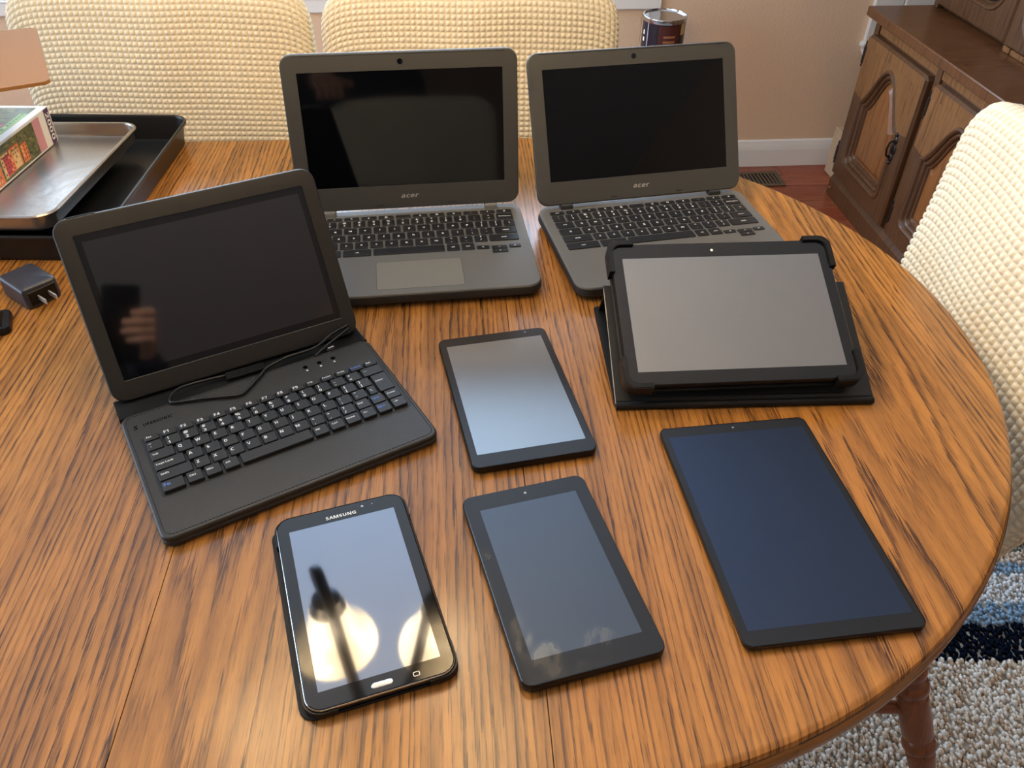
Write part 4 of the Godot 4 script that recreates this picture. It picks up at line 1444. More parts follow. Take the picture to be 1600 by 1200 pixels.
func build_flat_tablets() -> void:
	# small tablet with a silver rim on its open cover
	var cover := thing("tablet_cover", Vector3(-0.119, T, -0.3976), 0.3457, "black cover lying under the silver-rimmed tablet, its edge showing along one side", "tablet cover")
	var cv := MB.new()
	cv.slab(0.119, 0.184, 0.012, [[0.001, 0.0], [0.0, 0.0008], [0.0, 0.0024], [0.001, 0.003]], 5, -0.0015, 0.0)
	part(cover, "panel", cv.done(), M["leather_dark"])
	for sx in [-1, 1]:
		for sz in [-1, 1]:
			var cl := MB.new()
			var poly := PackedVector2Array()
			for q in [[0.0010, 0.0], [0.0010, 0.0]]:
				pass
			var ou := 0.0575
			var ov := 0.0945
			for i in 9:
				var a := PI / 2 * i / 8.0
				poly.append(Vector2(ou - 0.014 + 0.014 * cos(a), ov - 0.014 + 0.014 * sin(a)))
			poly.append(Vector2(0.034, ov)); poly.append(Vector2(0.034, ov - 0.0012))
			for i in 9:
				var a := PI / 2 - PI / 2 * i / 8.0
				poly.append(Vector2(ou - 0.0012 - 0.0128 + 0.0128 * cos(a), ov - 0.0012 - 0.0128 + 0.0128 * sin(a)))
			poly.append(Vector2(ou - 0.0012, 0.066)); poly.append(Vector2(ou, 0.066))
			for i in poly.size():
				poly[i] = Vector2(poly[i].x * sx, poly[i].y * sz - 0.001)
			if sx * sz < 0:
				poly.reverse()
			cl.prism_y(poly, 0.003, 0.0092)
			part(cover, "corner_clip", cl.done(), M["black_plastic"])
	var a := flat_slate(-0.119, -0.3976, 0.3457, "small tablet with a silver rim and oval home button, nearest the camera, reflecting the chandelier")
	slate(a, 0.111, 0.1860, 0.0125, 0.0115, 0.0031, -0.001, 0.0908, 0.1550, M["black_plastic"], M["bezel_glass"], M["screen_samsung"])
	var rim := MB.new()
	rim.loft([MB.at(MB.rr(0.1114, 0.1864, 0.0127, 8, 0, -0.001), 0.0092), MB.at(MB.rr(0.1118, 0.1868, 0.0129, 8, 0, -0.001), 0.0102), MB.at(MB.rr(0.1114, 0.1864, 0.0127, 8, 0, -0.001), 0.0112), MB.at(MB.rr(0.1104, 0.1854, 0.0122, 8, 0, -0.001), 0.0115)], true)
	part(a, "metal_rim", rim.done(60), M["chrome"])
	var lg := MB.new()
	text_tris(lg, "SAMSUNG", 0.0034, Transform3D(Basis(), Vector3(0.0, 0.01158, -0.0828)), false, 0.0, 1.18)
	part(a, "brand_lettering", lg.done(), M["legend_white"])
	var hb := MB.new()
	hb.slab(0.0165, 0.0052, 0.0026, [[0.0, 0.0114], [0.0003, 0.01185], [0.0008, 0.012]], 5, -0.0002, 0.0853)
	part(a, "home_button", hb.done(50), M["button_silver"])
	var mk := boxes([[0.0228, 0.0276, 0.01152, 0.01158, 0.0838, 0.0842], [0.0228, 0.0276, 0.01152, 0.01158, 0.0870, 0.0874], [0.0228, 0.0232, 0.01152, 0.01158, 0.0838, 0.0874], [0.0272, 0.0276, 0.01152, 0.01158, 0.0838, 0.0874]], 0.00001)
	part(a, "menu_symbol", mk, M["button_silver"])
	dot(a, "camera_lens", Vector3(0.0194, 0.0115, -0.0876), 0.0013, M["lens_dot"])
	dot(a, "light_sensor", Vector3(0.0282, 0.0115, -0.0878), 0.0006, M["lens_dot"])
	# plain black tablet in the middle of the front row
	var f := flat_slate(0.0386, -0.4244, 0.2976, "black tablet with wide bezels and smudges on its glass, middle of the front row")
	var sg := ImageTexture.create_from_image(smudges())
	for q in [["bezel_smudged", M["bezel_satin"]], ["screen_smudged", M["screen_fire"]]]:
		var m: StandardMaterial3D = q[1].duplicate()
		m.resource_name = q[0]
		M[q[0]] = m
		m.roughness = 1.0
		m.roughness_texture = sg
		m.uv1_scale = Vector3(1 / 0.118, 1 / 0.196, 1)
		m.uv1_offset = Vector3(0.5, 0.5, 0)
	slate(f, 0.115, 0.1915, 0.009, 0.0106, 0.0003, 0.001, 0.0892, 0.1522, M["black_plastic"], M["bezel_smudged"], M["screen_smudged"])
	dot(f, "camera_lens", Vector3(0.0, 0.0106, -0.0858), 0.0012, M["lens_dot"])
	# eight inch tablet behind it
	var e := flat_slate(-0.0002, -0.6503, 0.2413, "black tablet lying between the keyboard case and the propped tablet, its screen a pale sheen")
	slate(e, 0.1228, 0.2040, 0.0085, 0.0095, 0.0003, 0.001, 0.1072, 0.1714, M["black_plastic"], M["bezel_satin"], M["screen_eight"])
	dot(e, "camera_lens", Vector3(0.0376, 0.0095, -0.0951), 0.0009, M["lens_dot"])
	# large thin tablet at the right
	var g := flat_slate(0.2377, -0.4869, 0.1483, "large thin black tablet with a dark blue screen, near the rounded edge of the table")
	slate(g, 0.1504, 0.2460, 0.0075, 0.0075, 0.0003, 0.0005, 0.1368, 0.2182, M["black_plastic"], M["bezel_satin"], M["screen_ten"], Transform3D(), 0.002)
	dot(g, "camera_lens", Vector3(-0.0009, 0.0075, -0.1157), 0.0010, M["lens_dot"])
	var gr := MB.new()
	gr.loft([MB.at(MB.rr(0.1506, 0.2462, 0.0076, 8, 0, 0.0005), 0.0058), MB.at(MB.rr(0.1508, 0.2464, 0.0077, 8, 0, 0.0005), 0.0066), MB.at(MB.rr(0.1500, 0.2456, 0.0073, 8, 0, 0.0005), 0.0074)], true)
	part(g, "metal_rim", gr.done(60), M["lens_glass"])

func smudges() -> Image:
	# where fingers have dulled the glass: share of roughness over the face of the tablet
	var w := 128
	var h := 212
	var im := Image.create(w, h, false, Image.FORMAT_RGB8)
	var n := noise(0.05, 91, 3)
	for y in h:
		for x in w:
			var p := Vector2((float(x) / w - 0.5) * 118.0, (float(y) / h - 0.5) * 196.0)
			var s := 0.0
			for q in [[8.0, 72.0, 20.0, 13.0, 0.9], [-32.0, 76.0, 13.0, 15.0, 1.0], [-46.0, 58.0, 9.0, 26.0, 0.6], [-52.0, -30.0, 5.0, 8.0, 0.9], [-20.0, 90.0, 30.0, 6.0, 0.5]]:
				var d := Vector2((p.x - q[0]) / q[2], (p.y - q[1]) / q[3]).length()
				s += q[4] * maxf(0.0, 1.0 - d * d) * clampf(0.35 + 0.9 * n.get_noise_2d(p.x * 1.4 + p.y * 0.6, p.y * 0.7), 0.0, 1.0)
			var v := clampf(0.12 + 0.62 * s, 0.0, 1.0)
			im.set_pixel(x, y, Color(v, v, v))
	return im

# ------------------------------------------------------------------ pans, puzzle, carton
func pan(o: Node3D, w: float, l: float, h: float, m: Material, base := Transform3D()) -> void:
	var st := MB.new()
	var r := 0.028
	var fl := h * 0.28
	st.slab(w, l, r, [[fl + 0.004, 0.0], [fl, 0.001], [fl - 0.001, 0.004], [0.0045, h - 0.002], [0.003, h - 0.0045], [0.0007, h - 0.0045], [0.0, h - 0.0015], [0.0012, h + 0.0004], [0.004, h], [0.006, h - 0.003], [fl + 0.0005, 0.006], [fl + 0.003, 0.0028], [fl + 0.010, 0.0016]], 7)
	part(o, "pan_body", st.done(40), m, base)

func build_pans() -> void:
	var o := thing("baking_pan", Vector3(-0.745, T + 0.0005, -1.078), 0.02, "large dark nonstick baking pan lying on the table, under the aluminium pan", "baking pan")
	pan(o, 0.46, 0.385, 0.040, M["dark_steel"])
	var tip := 0.055
	var a := thing("baking_pan", Vector3(-0.785, T + 0.0325, -1.056), 0.035, "pale worn aluminium sheet pan resting inside the dark pan, under the puzzle box", "baking pan")
	var at := Transform3D(Basis(Vector3.RIGHT, -tip), Vector3.ZERO)
	pan(a, 0.42, 0.335, 0.022, M["aluminium"], at)
	# puzzle box with its printed faces
	var p := thing("puzzle_box", Vector3(-0.847, T + 0.0315, -1.07), 0.03, "jigsaw puzzle box printed with a colourful village, on the aluminium pan", "box")
	var W := 0.30
	var L := 0.25
	var H := 0.056
	var bt := Transform3D(Basis(Vector3.RIGHT, -tip), Vector3.ZERO)
	part(p, "lid", boxes([[-W / 2, W / 2, 0.003, H, -L / 2, L / 2]], 0.0006), M["white_card"], bt)
	var top := MB.new()
	top.quad(Vector3(-W / 2 + 0.012, H + 0.0002, -L / 2 + 0.010), Vector3(W / 2 - 0.012, H + 0.0002, -L / 2 + 0.010), Vector3(W / 2 - 0.012, H + 0.0002, L / 2 - 0.012), Vector3(-W / 2 + 0.012, H + 0.0002, L / 2 - 0.012))
	var tm := mat("print_top", Color.WHITE, 0.35); tm.albedo_texture = ImageTexture.create_from_image(village(256, 256, 3))
	part(p, "printed_top", top.done(), tm, bt)
	# right-hand side: picture, white strip and purple band with the piece count
	var side := MB.new()
	var X := W / 2 + 0.0003
	side.quad(Vector3(X, H - 0.004, -L / 2 + 0.058), Vector3(X, H - 0.004, L / 2 - 0.004), Vector3(X, 0.006, L / 2 - 0.004), Vector3(X, 0.006, -L / 2 + 0.058), Vector2(1, 0), Vector2(0, 1))
	var sm := mat("print_side", Color.WHITE, 0.35); sm.albedo_texture = ImageTexture.create_from_image(village(256, 80, 8))
	part(p, "printed_side", side.done(), sm, bt)
	var pink := MB.new()
	pink.quad(Vector3(X, H - 0.004, -L / 2 + 0.036), Vector3(X, H - 0.004, -L / 2 + 0.0578), Vector3(X, 0.006, -L / 2 + 0.0578), Vector3(X, 0.006, -L / 2 + 0.036))
	mat("print_pink", col(214, 150, 156), 0.4)
	part(p, "printed_sky", pink.done(), M["print_pink"], bt)
	var pb := MB.new()
	pb.quad(Vector3(X, H - 0.001, -L / 2 + 0.003), Vector3(X, H - 0.001, -L / 2 + 0.0175), Vector3(X, 0.004, -L / 2 + 0.0175), Vector3(X, 0.004, -L / 2 + 0.003))
	part(p, "purple_band", pb.done(), M["print_purple"], bt)
	var num := MB.new()
	# reads downwards: letters' feet towards the viewer
	text_tris(num, "2000", 0.0100, Transform3D(Basis(Vector3(0, -1, 0), Vector3(1, 0, 0), Vector3(0, 0, 1)), Vector3(X + 0.0002, H / 2 + 0.0015, -L / 2 + 0.0102)), false, 0.0, 1.35)
	part(p, "piece_count", num.done(), M["legend_white"], bt)
	var cap := MB.new()
	text_tris(cap, "pieces", 0.0030, Transform3D(Basis(Vector3(0, -1, 0), Vector3(1, 0, 0), Vector3(0, 0, 1)), Vector3(X + 0.0002, H / 2, -L / 2 + 0.027)))
	# cardboard box with an open flap, on the puzzle box
	var c := thing("cardboard_box", Vector3(-0.815, T + 0.0, -1.01), 0.0, "open brown cardboard box with a flap sticking out, on the puzzle box", "box")
	var cb := Transform3D(Basis(Vector3.UP, 0.464), Vector3(0.015, 0.098, 0.031))
	part(c, "walls", boxes([[-0.30, 0.10, 0.0, 0.004, -0.115, 0.115], [-0.30, 0.10, 0.004, 0.10, -0.115, -0.111], [-0.30, 0.10, 0.004, 0.10, 0.111, 0.115], [0.096, 0.10, 0.004, 0.10, -0.111, 0.111], [-0.30, -0.296, 0.004, 0.10, -0.111, 0.111]], 0.001), M["cardboard"], cb)
	var fl := MB.new()
	fl.prism_y(PackedVector2Array([Vector2(0.0, -0.115), Vector2(0.105, -0.108), Vector2(0.112, -0.10), Vector2(0.118, 0.112), Vector2(0.112, 0.118), Vector2(0.0, 0.118)]), -0.002, 0.002)
	part(c, "flap", fl.done(), M["cardboard"], cb * Transform3D(Basis(Vector3.BACK, 0.02), Vector3(0.10, 0.1015, 0.0)))
	var f2 := MB.new()
	f2.prism_y(PackedVector2Array([Vector2(0.02, 0.0), Vector2(0.10, 0.0), Vector2(0.095, 0.05), Vector2(0.02, 0.05)]), -0.002, 0.002)

func village(w: int, h: int, sd: int) -> Image:
	# generic printed picture of painted houses on a green hillside
	var rng := RandomNumberGenerator.new()
	rng.seed = sd
	var im := Image.create(w, h, false, Image.FORMAT_RGB8)
	im.fill(col(86, 92, 48))
	var greens := [col(60, 70, 36), col(108, 112, 58), col(46, 50, 30), col(132, 124, 70)]
	for i in 500:
		im.fill_rect(Rect2i(rng.randi() % w, rng.randi() % h, 3 + rng.randi() % 10, 2 + rng.randi() % 5), greens[rng.randi() % 4])
	var paints := [col(226, 92, 48), col(236, 130, 60), col(120, 170, 70), col(206, 64, 60), col(230, 190, 120), col(190, 70, 96), col(120, 110, 140)]
	var n := 16 if h > 100 else 9
	for i in n:
		var hw := w / 12 + rng.randi() % (w / 9)
		var hh := int(h * (0.18 if h > 100 else 0.5)) + rng.randi() % int(h * 0.2)
		var x := rng.randi() % w
		var y := rng.randi() % maxi(h - hh, 1) if h > 100 else h - hh - rng.randi() % 10
		var c: Color = paints[rng.randi() % paints.size()]
		im.fill_rect(Rect2i(x, y, hw, hh), c)
		im.fill_rect(Rect2i(x - 2, y - 3, hw + 4, 4), c.darkened(0.4))
		for yy in range(y + 4, y + hh - 5, 10):
			for xx in range(x + 3, x + hw - 4, 8):
				im.fill_rect(Rect2i(xx, yy, 3, 5), col(60, 48, 44) if rng.randf() < 0.6 else col(240, 220, 190))
	return im

# ------------------------------------------------------------------ charger, remote, tin
func build_small_things() -> void:
	# charger cube: axis along its prongs
	var c := thing("wall_charger", Vector3(-0.5725, T, -0.819), -0.62, "small black wall charger with two metal prongs, near the baking pans", "charger")
	var st := MB.new()
	st.slab(0.056, 0.043, 0.006, [[0.004, 0.0], [0.001, 0.001], [0.0, 0.004], [0.0, 0.022], [0.0012, 0.0262], [0.005, 0.028]], 5, -0.004, 0.0)
	part(c, "body", st.done(50), M["charger_black"], Transform3D())
	for z in [-0.0064, 0.0064]:
		var pr := MB.new()
		pr.slab(0.017, 0.0016, 0.0004, [[0.0, 0.0095], [0.0, 0.0155]], 1, 0.0322, z)
		part(c, "prong", pr.done(), M["prong_metal"])
	var fc := MB.new()
	fc.box(Vector3(0.0242, 0.0135, 0), Vector3(0.0012, 0.0175, 0.033), 0.0005)
	part(c, "prong_face", fc.done(), M["black_plastic"])
	# corner of a black remote
	var r := thing("remote_control", Vector3(-0.634, T, -0.736), 0.42, "black handheld device at the left edge, below the charger", "remote")
	var rb := MB.new()
	rb.slab(0.12, 0.042, 0.006, [[0.002, 0.0], [0.0, 0.002], [0.0, 0.006], [0.001, 0.009]], 4, 0.006, 0)
	part(r, "body", rb.done(), M["black_plastic"])
	part(r, "face", boxes([[-0.04, 0.058, 0.0088, 0.0094, -0.016, 0.016]], 0.0004), M["bezel_glass"])
	# pale cable end
	var k := thing("usb_cable", Vector3(-0.66, T, -0.9), 0.0, "pale grey cable end beside the dark baking pan", "cable")
	var ct := MB.new()
	ct.tube(PackedVector3Array([Vector3(-0.06, 0.003, 0.09), Vector3(-0.02, 0.003, 0.05), Vector3(0.002, 0.003, 0.015), Vector3(0.006, 0.004, -0.005)]), 0.0028, 8)
	part(k, "cord", ct.done(60), M["cable_grey"])
	var ce := MB.new()
	ce.tube(PackedVector3Array([Vector3(0.0055, 0.0042, -0.003), Vector3(0.0075, 0.0042, -0.018)]), 0.0042, 10)
	part(k, "plug", ce.done(), M["black_plastic"])
	# tin on a small stool by the wall
	var tp := Vector3(0.436, 0.015, -2.585)
	var s := thing("stool", tp, 0.2, "small dark wooden stool by the wall, under the tin", "stool")
	var sst := MB.new()
	sst.lathe([[0.10, 0.335], [0.118, 0.338], [0.12, 0.348], [0.116, 0.358], [0.05, 0.36]], 28)
	part(s, "seat", sst.done(), M["cabinet_wood"])
	for i in 3:
		var a := TAU * i / 3.0
		part(s, "leg", turned(Vector3(0.06 * cos(a), 0.336, 0.06 * sin(a)), Vector3(0.11 * cos(a), 0.001, 0.11 * sin(a)), [[0, 0.014], [0.4, 0.016], [0.5, 0.012], [1, 0.011]]), M["cabinet_wood"])
	var t := thing("tin", tp + Vector3(0, 0.3605, 0), 0.0, "dark printed tin with a shiny metal lid, by the tan wall behind a laptop", "tin")
	var b := MB.new()
	b.lathe([[0.060, 0.0], [0.0635, 0.002], [0.0635, 0.2], [0.062, 0.204]], 40)
	for i in b.uv.size():
		var q := b.p[i]
		b.uv[i] = Vector2(atan2(q.x, q.z) / TAU + 0.5, 1.0 - q.y / 0.204)
	# keep each triangle on one side of the seam
	for i in range(0, b.uv.size(), 3):
		var mx := maxf(b.uv[i].x, maxf(b.uv[i + 1].x, b.uv[i + 2].x))
		for j in 3:
			if mx - b.uv[i + j].x > 0.5:
				b.uv[i + j] += Vector2(1, 0)
	var m := mat("tin_print", Color.WHITE, 0.3)
	m.albedo_texture = ImageTexture.create_from_image(tin_print())
	part(t, "body", b.done(), m)
	var lid := MB.new()
	lid.lathe([[0.0645, 0.196], [0.0655, 0.199], [0.0655, 0.2075], [0.0645, 0.2095], [0.0625, 0.2095], [0.0615, 0.2055], [0.02, 0.2062], [0.001, 0.2064]], 40, false, false)
	part(t, "lid", lid.done(), M["tin_lid"])

func tin_print() -> Image:
	var im := Image.create(512, 256, false, Image.FORMAT_RGB8)
	im.fill(col(26, 20, 30))
	# brown label facing the room
	im.fill_rect(Rect2i(226, 14, 86, 108), col(74, 34, 30))
	for y in 60:
		for x in 86:
			var q := Vector2((x - 43) / 43.0, y / 40.0)
			if q.length() < 1.0:
				im.set_pixel(226 + x, 120 + y, col(74, 34, 30))
	for i in 2:
		im.fill_rect(Rect2i(246, 48 + i * 18, 46, 8), col(150, 100, 66))
	for y in 36:
		for x in 26:
			if Vector2((x - 13) / 13.0, (y - 18) / 18.0).length() < 1.0:
				im.set_pixel(196 + x, 84 + y, col(206, 112, 92))
	im.fill_rect(Rect2i(176, 0, 5, 200), col(150, 146, 160))
	im.fill_rect(Rect2i(150, 40, 8, 16), col(220, 216, 196))
	im.fill_rect(Rect2i(150, 66, 10, 14), col(220, 216, 196))
	im.fill_rect(Rect2i(318, 6, 30, 44), col(196, 160, 96))
	for i in 6:
		im.fill_rect(Rect2i(230 + i * 14, 132 + (i % 3) * 6, 8, 9), col(226, 210, 180))
	im.fill_rect(Rect2i(300, 120, 12, 60), col(222, 196, 160))
	return im

# ------------------------------------------------------------------ the person taking the picture
func smin(a: float, b: float, k: float) -> float:
	var h := clampf(0.5 + 0.5 * (b - a) / k, 0.0, 1.0)
	return lerpf(b, a, h) - k * h * (1.0 - h)

func skin_mesh(bones: Array, cell: float, k: float, tint: Callable) -> ArrayMesh:
	# bones: [from, to, radius, radius(, blend)]; a smooth union of tapered capsules meshed as surface nets
	var lo := Vector3.INF
	var hi := -Vector3.INF
	for b in bones:
		for e in 2:
			lo = lo.min(b[e] - Vector3.ONE * (b[2 + e] + k + cell * 2))
			hi = hi.max(b[e] + Vector3.ONE * (b[2 + e] + k + cell * 2))
	var n := Vector3i(((hi - lo) / cell).ceil()) + Vector3i.ONE
	var nx := n.x
	var nxy := n.x * n.y
	var D := PackedFloat32Array()
	D.resize(nxy * n.z)
	D.fill(1.0)
	for b in bones:
		var a: Vector3 = b[0]
		var c: Vector3 = b[1]
		var ra: float = b[2]
		var rb: float = b[3]
		var kk: float = b[4] if b.size() > 4 else k
		var m: float = maxf(ra, rb) + k + cell * 2
		var i0 := Vector3i(((a.min(c) - Vector3.ONE * m - lo) / cell).floor()).clamp(Vector3i.ZERO, n - Vector3i.ONE)
		var i1 := Vector3i(((a.max(c) + Vector3.ONE * m - lo) / cell).ceil()).clamp(Vector3i.ZERO, n - Vector3i.ONE)
		var ac := c - a
		var l2 := maxf(ac.length_squared(), 1e-9)
		for z in range(i0.z, i1.z + 1):
			for y in range(i0.y, i1.y + 1):
				var at := z * nxy + y * nx
				for x in range(i0.x, i1.x + 1):
					var p := lo + Vector3(x, y, z) * cell - a
					var t := clampf(p.dot(ac) / l2, 0.0, 1.0)
					var d := (p - ac * t).length() - lerpf(ra, rb, t)
					var o := D[at + x]
					if d - o < kk:
						D[at + x] = minf(o, d) if absf(o - d) > kk else smin(o, d, kk)
	var ids := {}
	var V := PackedVector3Array()
	for z in n.z - 1:
		for y in n.y - 1:
			for x in n.x - 1:
				var at := z * nxy + y * nx + x
				var neg := 0
				var v := [D[at], D[at + 1], D[at + nx], D[at + nx + 1], D[at + nxy], D[at + nxy + 1], D[at + nxy + nx], D[at + nxy + nx + 1]]
				for q in v:
					if q < 0: neg += 1
				if neg == 0 or neg == 8:
					continue
				var s := Vector3.ZERO
				var cnt := 0
				for e in [[0, 1], [2, 3], [4, 5], [6, 7], [0, 2], [1, 3], [4, 6], [5, 7], [0, 4], [1, 5], [2, 6], [3, 7]]:
					var d0: float = v[e[0]]
					var d1: float = v[e[1]]
					if (d0 < 0) != (d1 < 0):
						var t := d0 / (d0 - d1)
						var p0 := Vector3(e[0] & 1, (e[0] >> 1) & 1, e[0] >> 2)
						var p1 := Vector3(e[1] & 1, (e[1] >> 1) & 1, e[1] >> 2)
						s += p0.lerp(p1, t)
						cnt += 1
				ids[at] = V.size()
				V.append(lo + (Vector3(x, y, z) + s / cnt) * cell)
	var ix := PackedInt32Array()
	for key in ids:
		var at: int = key
		var inside := D[at] < 0
		for ax in 3:
			var st: int = [1, nx, nxy][ax]
			if at + st >= D.size() or (D[at + st] < 0) == inside:
				continue
			var u: int = [nx, nxy, 1][ax]
			var w: int = [nxy, 1, nx][ax]
			if not (ids.has(at - u) and ids.has(at - w) and ids.has(at - u - w)):
				continue
			var q := [ids[at], ids[at - u], ids[at - u - w], ids[at - w]]
			if not inside:
				q.reverse()
			ix.append_array([q[0], q[2], q[1], q[0], q[3], q[2]])
	var N := PackedVector3Array()
	N.resize(V.size())
	for i in range(0, ix.size(), 3):
		var f := (V[ix[i + 2]] - V[ix[i]]).cross(V[ix[i + 1]] - V[ix[i]])
		for j in 3:
			N[ix[i + j]] += f
	var C := PackedColorArray()
	for i in V.size():
		N[i] = N[i].normalized()
		C.append((tint.call(V[i]) as Color).srgb_to_linear())
	var arr := []
	arr.resize(Mesh.ARRAY_MAX)
	arr[Mesh.ARRAY_VERTEX] = V
	arr[Mesh.ARRAY_NORMAL] = N
	arr[Mesh.ARRAY_COLOR] = C
	arr[Mesh.ARRAY_INDEX] = ix
	var m := ArrayMesh.new()
	m.add_surface_from_arrays(Mesh.PRIMITIVE_TRIANGLES, arr)
	return m

func build_photographer() -> void:
	# where the lens stands: the hand and phone are built round it
	var pitch := 0.69865
	var roll := 0.01727
	var up := Vector3(0, cos(pitch), -sin(pitch))
	var right := Vector3.RIGHT
	var K := Transform3D(Basis(right * cos(roll) + up * sin(roll), up * cos(roll) - right * sin(roll), Vector3(0, sin(pitch), cos(pitch))), Vector3(0, T + 0.56382, 0))
	var skin := col(206, 158, 132)
	var sweater := col(40, 42, 48)
	var denim := col(44, 52, 70)
	var ps := mat("person_surface", Color.WHITE, 0.7, 0.0, 0.35)
	ps.vertex_color_use_as_albedo = true
	# phone: the lens looks out of its back
	var ph := thing("phone", K.origin, 0.0, "black phone held up over the table, reflected in the tablet of the keyboard case", "phone")
	var pt := Transform3D(K.basis * Basis(Vector3.RIGHT, PI / 2), Vector3.ZERO) * Transform3D(Basis(), Vector3(0.006, 0.0, 0.036))
	var pb := MB.new()
	pb.slab(0.078, 0.162, 0.010, [[0.002, 0.0022], [0.0, 0.0042], [0.0, 0.0085], [0.0015, 0.0105]], 6)
	part(ph, "body", pb.done(50), M["black_plastic"], pt)
	var sc := MB.new()
	sc.slab(0.073, 0.157, 0.008, [[0.0, 0.0104], [0.0, 0.0107]], 5)
	part(ph, "display", sc.done(), M["bezel_glass"], pt)
	# figure, facing the table; world coordinates
	var o := thing("person", Vector3.ZERO, 0.0, "person in a dark sweater holding up a phone behind the near chair", "person")
	var w := func(x: float, y: float, z: float) -> Vector3: return K * Vector3(x, y, z)
	var wrist: Vector3 = w.call(0.088, -0.112, 0.072)
	var elbow := Vector3(0.262, 1.115, 0.30)
	var rs := Vector3(0.19, 1.405, 0.47)
	var ls := Vector3(-0.19, 1.405, 0.47)
	var lelb := Vector3(-0.265, 1.155, 0.56)
	var lwr := Vector3(-0.150, 1.02, 0.415)
	var head := Vector3(0.0, 1.625, 0.375)
	var bones := [
		[Vector3(-0.09, 0.985, 0.66), Vector3(0.09, 0.985, 0.66), 0.115, 0.115], [Vector3(0, 1.0, 0.66), Vector3(0, 1.16, 0.60), 0.125, 0.115],
		[Vector3(-0.06, 1.16, 0.60), Vector3(-0.085, 1.34, 0.50), 0.10, 0.105], [Vector3(0.06, 1.16, 0.60), Vector3(0.085, 1.34, 0.50), 0.10, 0.105],
		[ls, rs, 0.065, 0.065], [Vector3(0, 1.42, 0.47), Vector3(0, 1.53, 0.42), 0.06, 0.055],
		[rs, elbow, 0.056, 0.043], [elbow, wrist, 0.044, 0.030], [ls, lelb, 0.056, 0.043], [lelb, lwr, 0.043, 0.030],
		[Vector3(0.092, 0.95, 0.66), Vector3(0.105, 0.52, 0.63), 0.088, 0.058], [Vector3(0.105, 0.52, 0.63), Vector3(0.11, 0.10, 0.70), 0.06, 0.042],
		[Vector3(-0.092, 0.95, 0.66), Vector3(-0.105, 0.52, 0.65), 0.088, 0.058], [Vector3(-0.105, 0.52, 0.65), Vector3(-0.11, 0.10, 0.74), 0.06, 0.042],
		[Vector3(0.11, 0.062, 0.70), Vector3(0.13, 0.048, 0.55), 0.047, 0.035], [Vector3(-0.11, 0.062, 0.74), Vector3(-0.13, 0.048, 0.59), 0.047, 0.035],
		# skull, jaw, nose, brow, ears
		[head + Vector3(0, 0.03, 0.015), head + Vector3(0, 0.015, -0.01), 0.082, 0.080], [head + Vector3(0, -0.03, -0.02), head + Vector3(0, -0.068, -0.048), 0.062, 0.036],
		[head + Vector3(0, 0.0, -0.088), head + Vector3(0, -0.03, -0.104), 0.008, 0.013, 0.012],
		[head + Vector3(-0.082, 0.0, 0.01), head + Vector3(-0.084, -0.03, 0.012), 0.014, 0.010, 0.012], [head + Vector3(0.082, 0.0, 0.01), head + Vector3(0.084, -0.03, 0.012), 0.014, 0.010, 0.012],
		# left hand resting on the chair: palm and fingers
		[lwr, Vector3(-0.128, 1.005, 0.375), 0.026, 0.028], 
	]
	var dress := func(p: Vector3) -> Color:
		if p.y > 1.545 or p.distance_to(wrist) < 0.026 or p.distance_to(lwr) < 0.034 or p.distance_to(Vector3(-0.128, 1.005, 0.375)) < 0.05:
			return skin
		if p.y > 0.93:
			return sweater
		return denim if p.y > 0.1 else col(30, 28, 26)
	var bd := part(o, "body", skin_mesh(bones, 0.012, 0.045, dress), ps)
	# right hand round the edge of the phone
	var hb := [[w.call(0.088, -0.112, 0.072), w.call(0.078, -0.078, 0.046), 0.024, 0.024], [w.call(0.070, -0.020, 0.026), w.call(0.072, -0.072, 0.034), 0.0135, 0.0165], [w.call(0.078, -0.03, 0.032), w.call(0.08, -0.078, 0.044), 0.013, 0.018]]
	var ys := [-0.012, -0.031, -0.0495, -0.067]
	var tx := [0.026, 0.008, 0.006, 0.016]
	for f in 4:
		var r: float = [0.0082, 0.0086, 0.0082, 0.0074][f]
		var y: float = ys[f]
		hb.append([w.call(0.071, y, 0.022), w.call(0.0645, y + 0.001, -0.002), r + 0.0016, r + 0.0006, 0.006])
		hb.append([w.call(0.0645, y + 0.001, -0.002), w.call(lerpf(0.0645, tx[f], 0.52), y + 0.002, -0.0085), r + 0.0006, r, 0.004])
		hb.append([w.call(lerpf(0.0645, tx[f], 0.52), y + 0.002, -0.0085), w.call(tx[f], y + 0.001, -0.0068), r, r - 0.0012, 0.003])
	hb.append([w.call(0.078, -0.065, 0.045), w.call(0.064, -0.038, 0.040), 0.015, 0.0125, 0.01])
	hb.append([w.call(0.064, -0.038, 0.040), w.call(0.044, -0.018, 0.0275), 0.0115, 0.0098, 0.006])
	hb.append([w.call(0.044, -0.018, 0.0275), w.call(0.026, -0.004, 0.0222), 0.0098, 0.0082, 0.004])
	part(o, "hand", skin_mesh(hb, 0.003, 0.007, func(_p: Vector3) -> Color: return skin), ps)
	# left hand over the top rail of the chair
	var lh := [[lwr, Vector3(-0.128, 1.008, 0.378), 0.025, 0.024]]
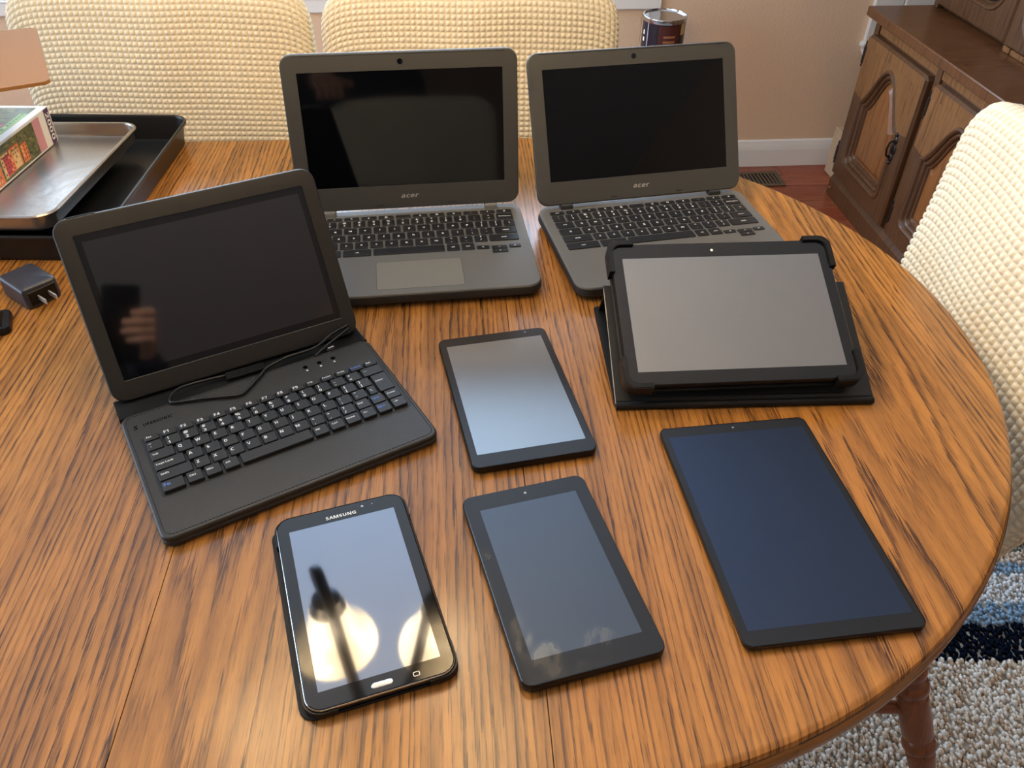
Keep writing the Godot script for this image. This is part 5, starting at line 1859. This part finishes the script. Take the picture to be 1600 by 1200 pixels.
	for f in 4:
		var x := -0.158 + 0.0195 * f
		lh.append([Vector3(-0.14 + 0.008 * f, 1.008, 0.385), Vector3(x, 1.004, 0.335), 0.013, 0.0098, 0.008])
		lh.append([Vector3(x, 1.004, 0.335), Vector3(x, 0.988, [0.308, 0.302, 0.304, 0.312][f]), 0.0095, 0.0085, 0.004])
		lh.append([Vector3(x, 0.988, [0.308, 0.302, 0.304, 0.312][f]), Vector3(x, 0.962, [0.304, 0.298, 0.300, 0.308][f]), 0.0085, 0.0074, 0.003])
	lh.append([Vector3(-0.112, 1.006, 0.385), Vector3(-0.078, 1.0, 0.365), 0.014, 0.010, 0.008])
	lh.append([Vector3(-0.078, 1.0, 0.365), Vector3(-0.064, 0.996, 0.34), 0.0098, 0.0085, 0.004])
	part(o, "hand", skin_mesh(lh, 0.003, 0.008, func(_p: Vector3) -> Color: return skin), ps)
	# hair, eyes, mouth
	var hr := [[head + Vector3(0, 0.05, 0.03), head + Vector3(0, 0.04, 0.0), 0.083, 0.078], [head + Vector3(0, 0.0, 0.05), head + Vector3(0, -0.05, 0.055), 0.066, 0.05], [head + Vector3(-0.05, 0.05, 0.01), head + Vector3(0.05, 0.05, 0.01), 0.05, 0.05]]
	part(bd, "hair", skin_mesh(hr, 0.008, 0.02, func(_p: Vector3) -> Color: return col(62, 46, 36)), ps)
	for sx in [-1, 1]:
		var e := MB.new()
		e.xf = Transform3D(Basis(Vector3.RIGHT, -PI / 2), head + Vector3(0.031 * sx, 0.004, -0.078))
		e.lathe([[0.0005, 0.011], [0.006, 0.009], [0.010, 0.004], [0.011, 0.0]], 14)
		part(bd, "eye", e.done(60), M["legend_white"])
		var iri := MB.new()
		iri.xf = Transform3D(Basis(Vector3.RIGHT, -PI / 2), head + Vector3(0.031 * sx, 0.003, -0.0885))
		iri.lathe([[0.0045, 0.0], [0.0045, 0.0006], [0.002, 0.001]], 12)
		part(bd, "iris", iri.done(), M["lens_glass"])
	var mo := MB.new()
	mo.tube(PackedVector3Array([head + Vector3(-0.022, -0.052, -0.080), head + Vector3(0, -0.051, -0.0885), head + Vector3(0.022, -0.052, -0.080)]), [0.002, 0.0045, 0.002], 8)
	mat("lip", col(170, 96, 88), 0.5)
	part(bd, "lips", mo.done(60), M["lip"])
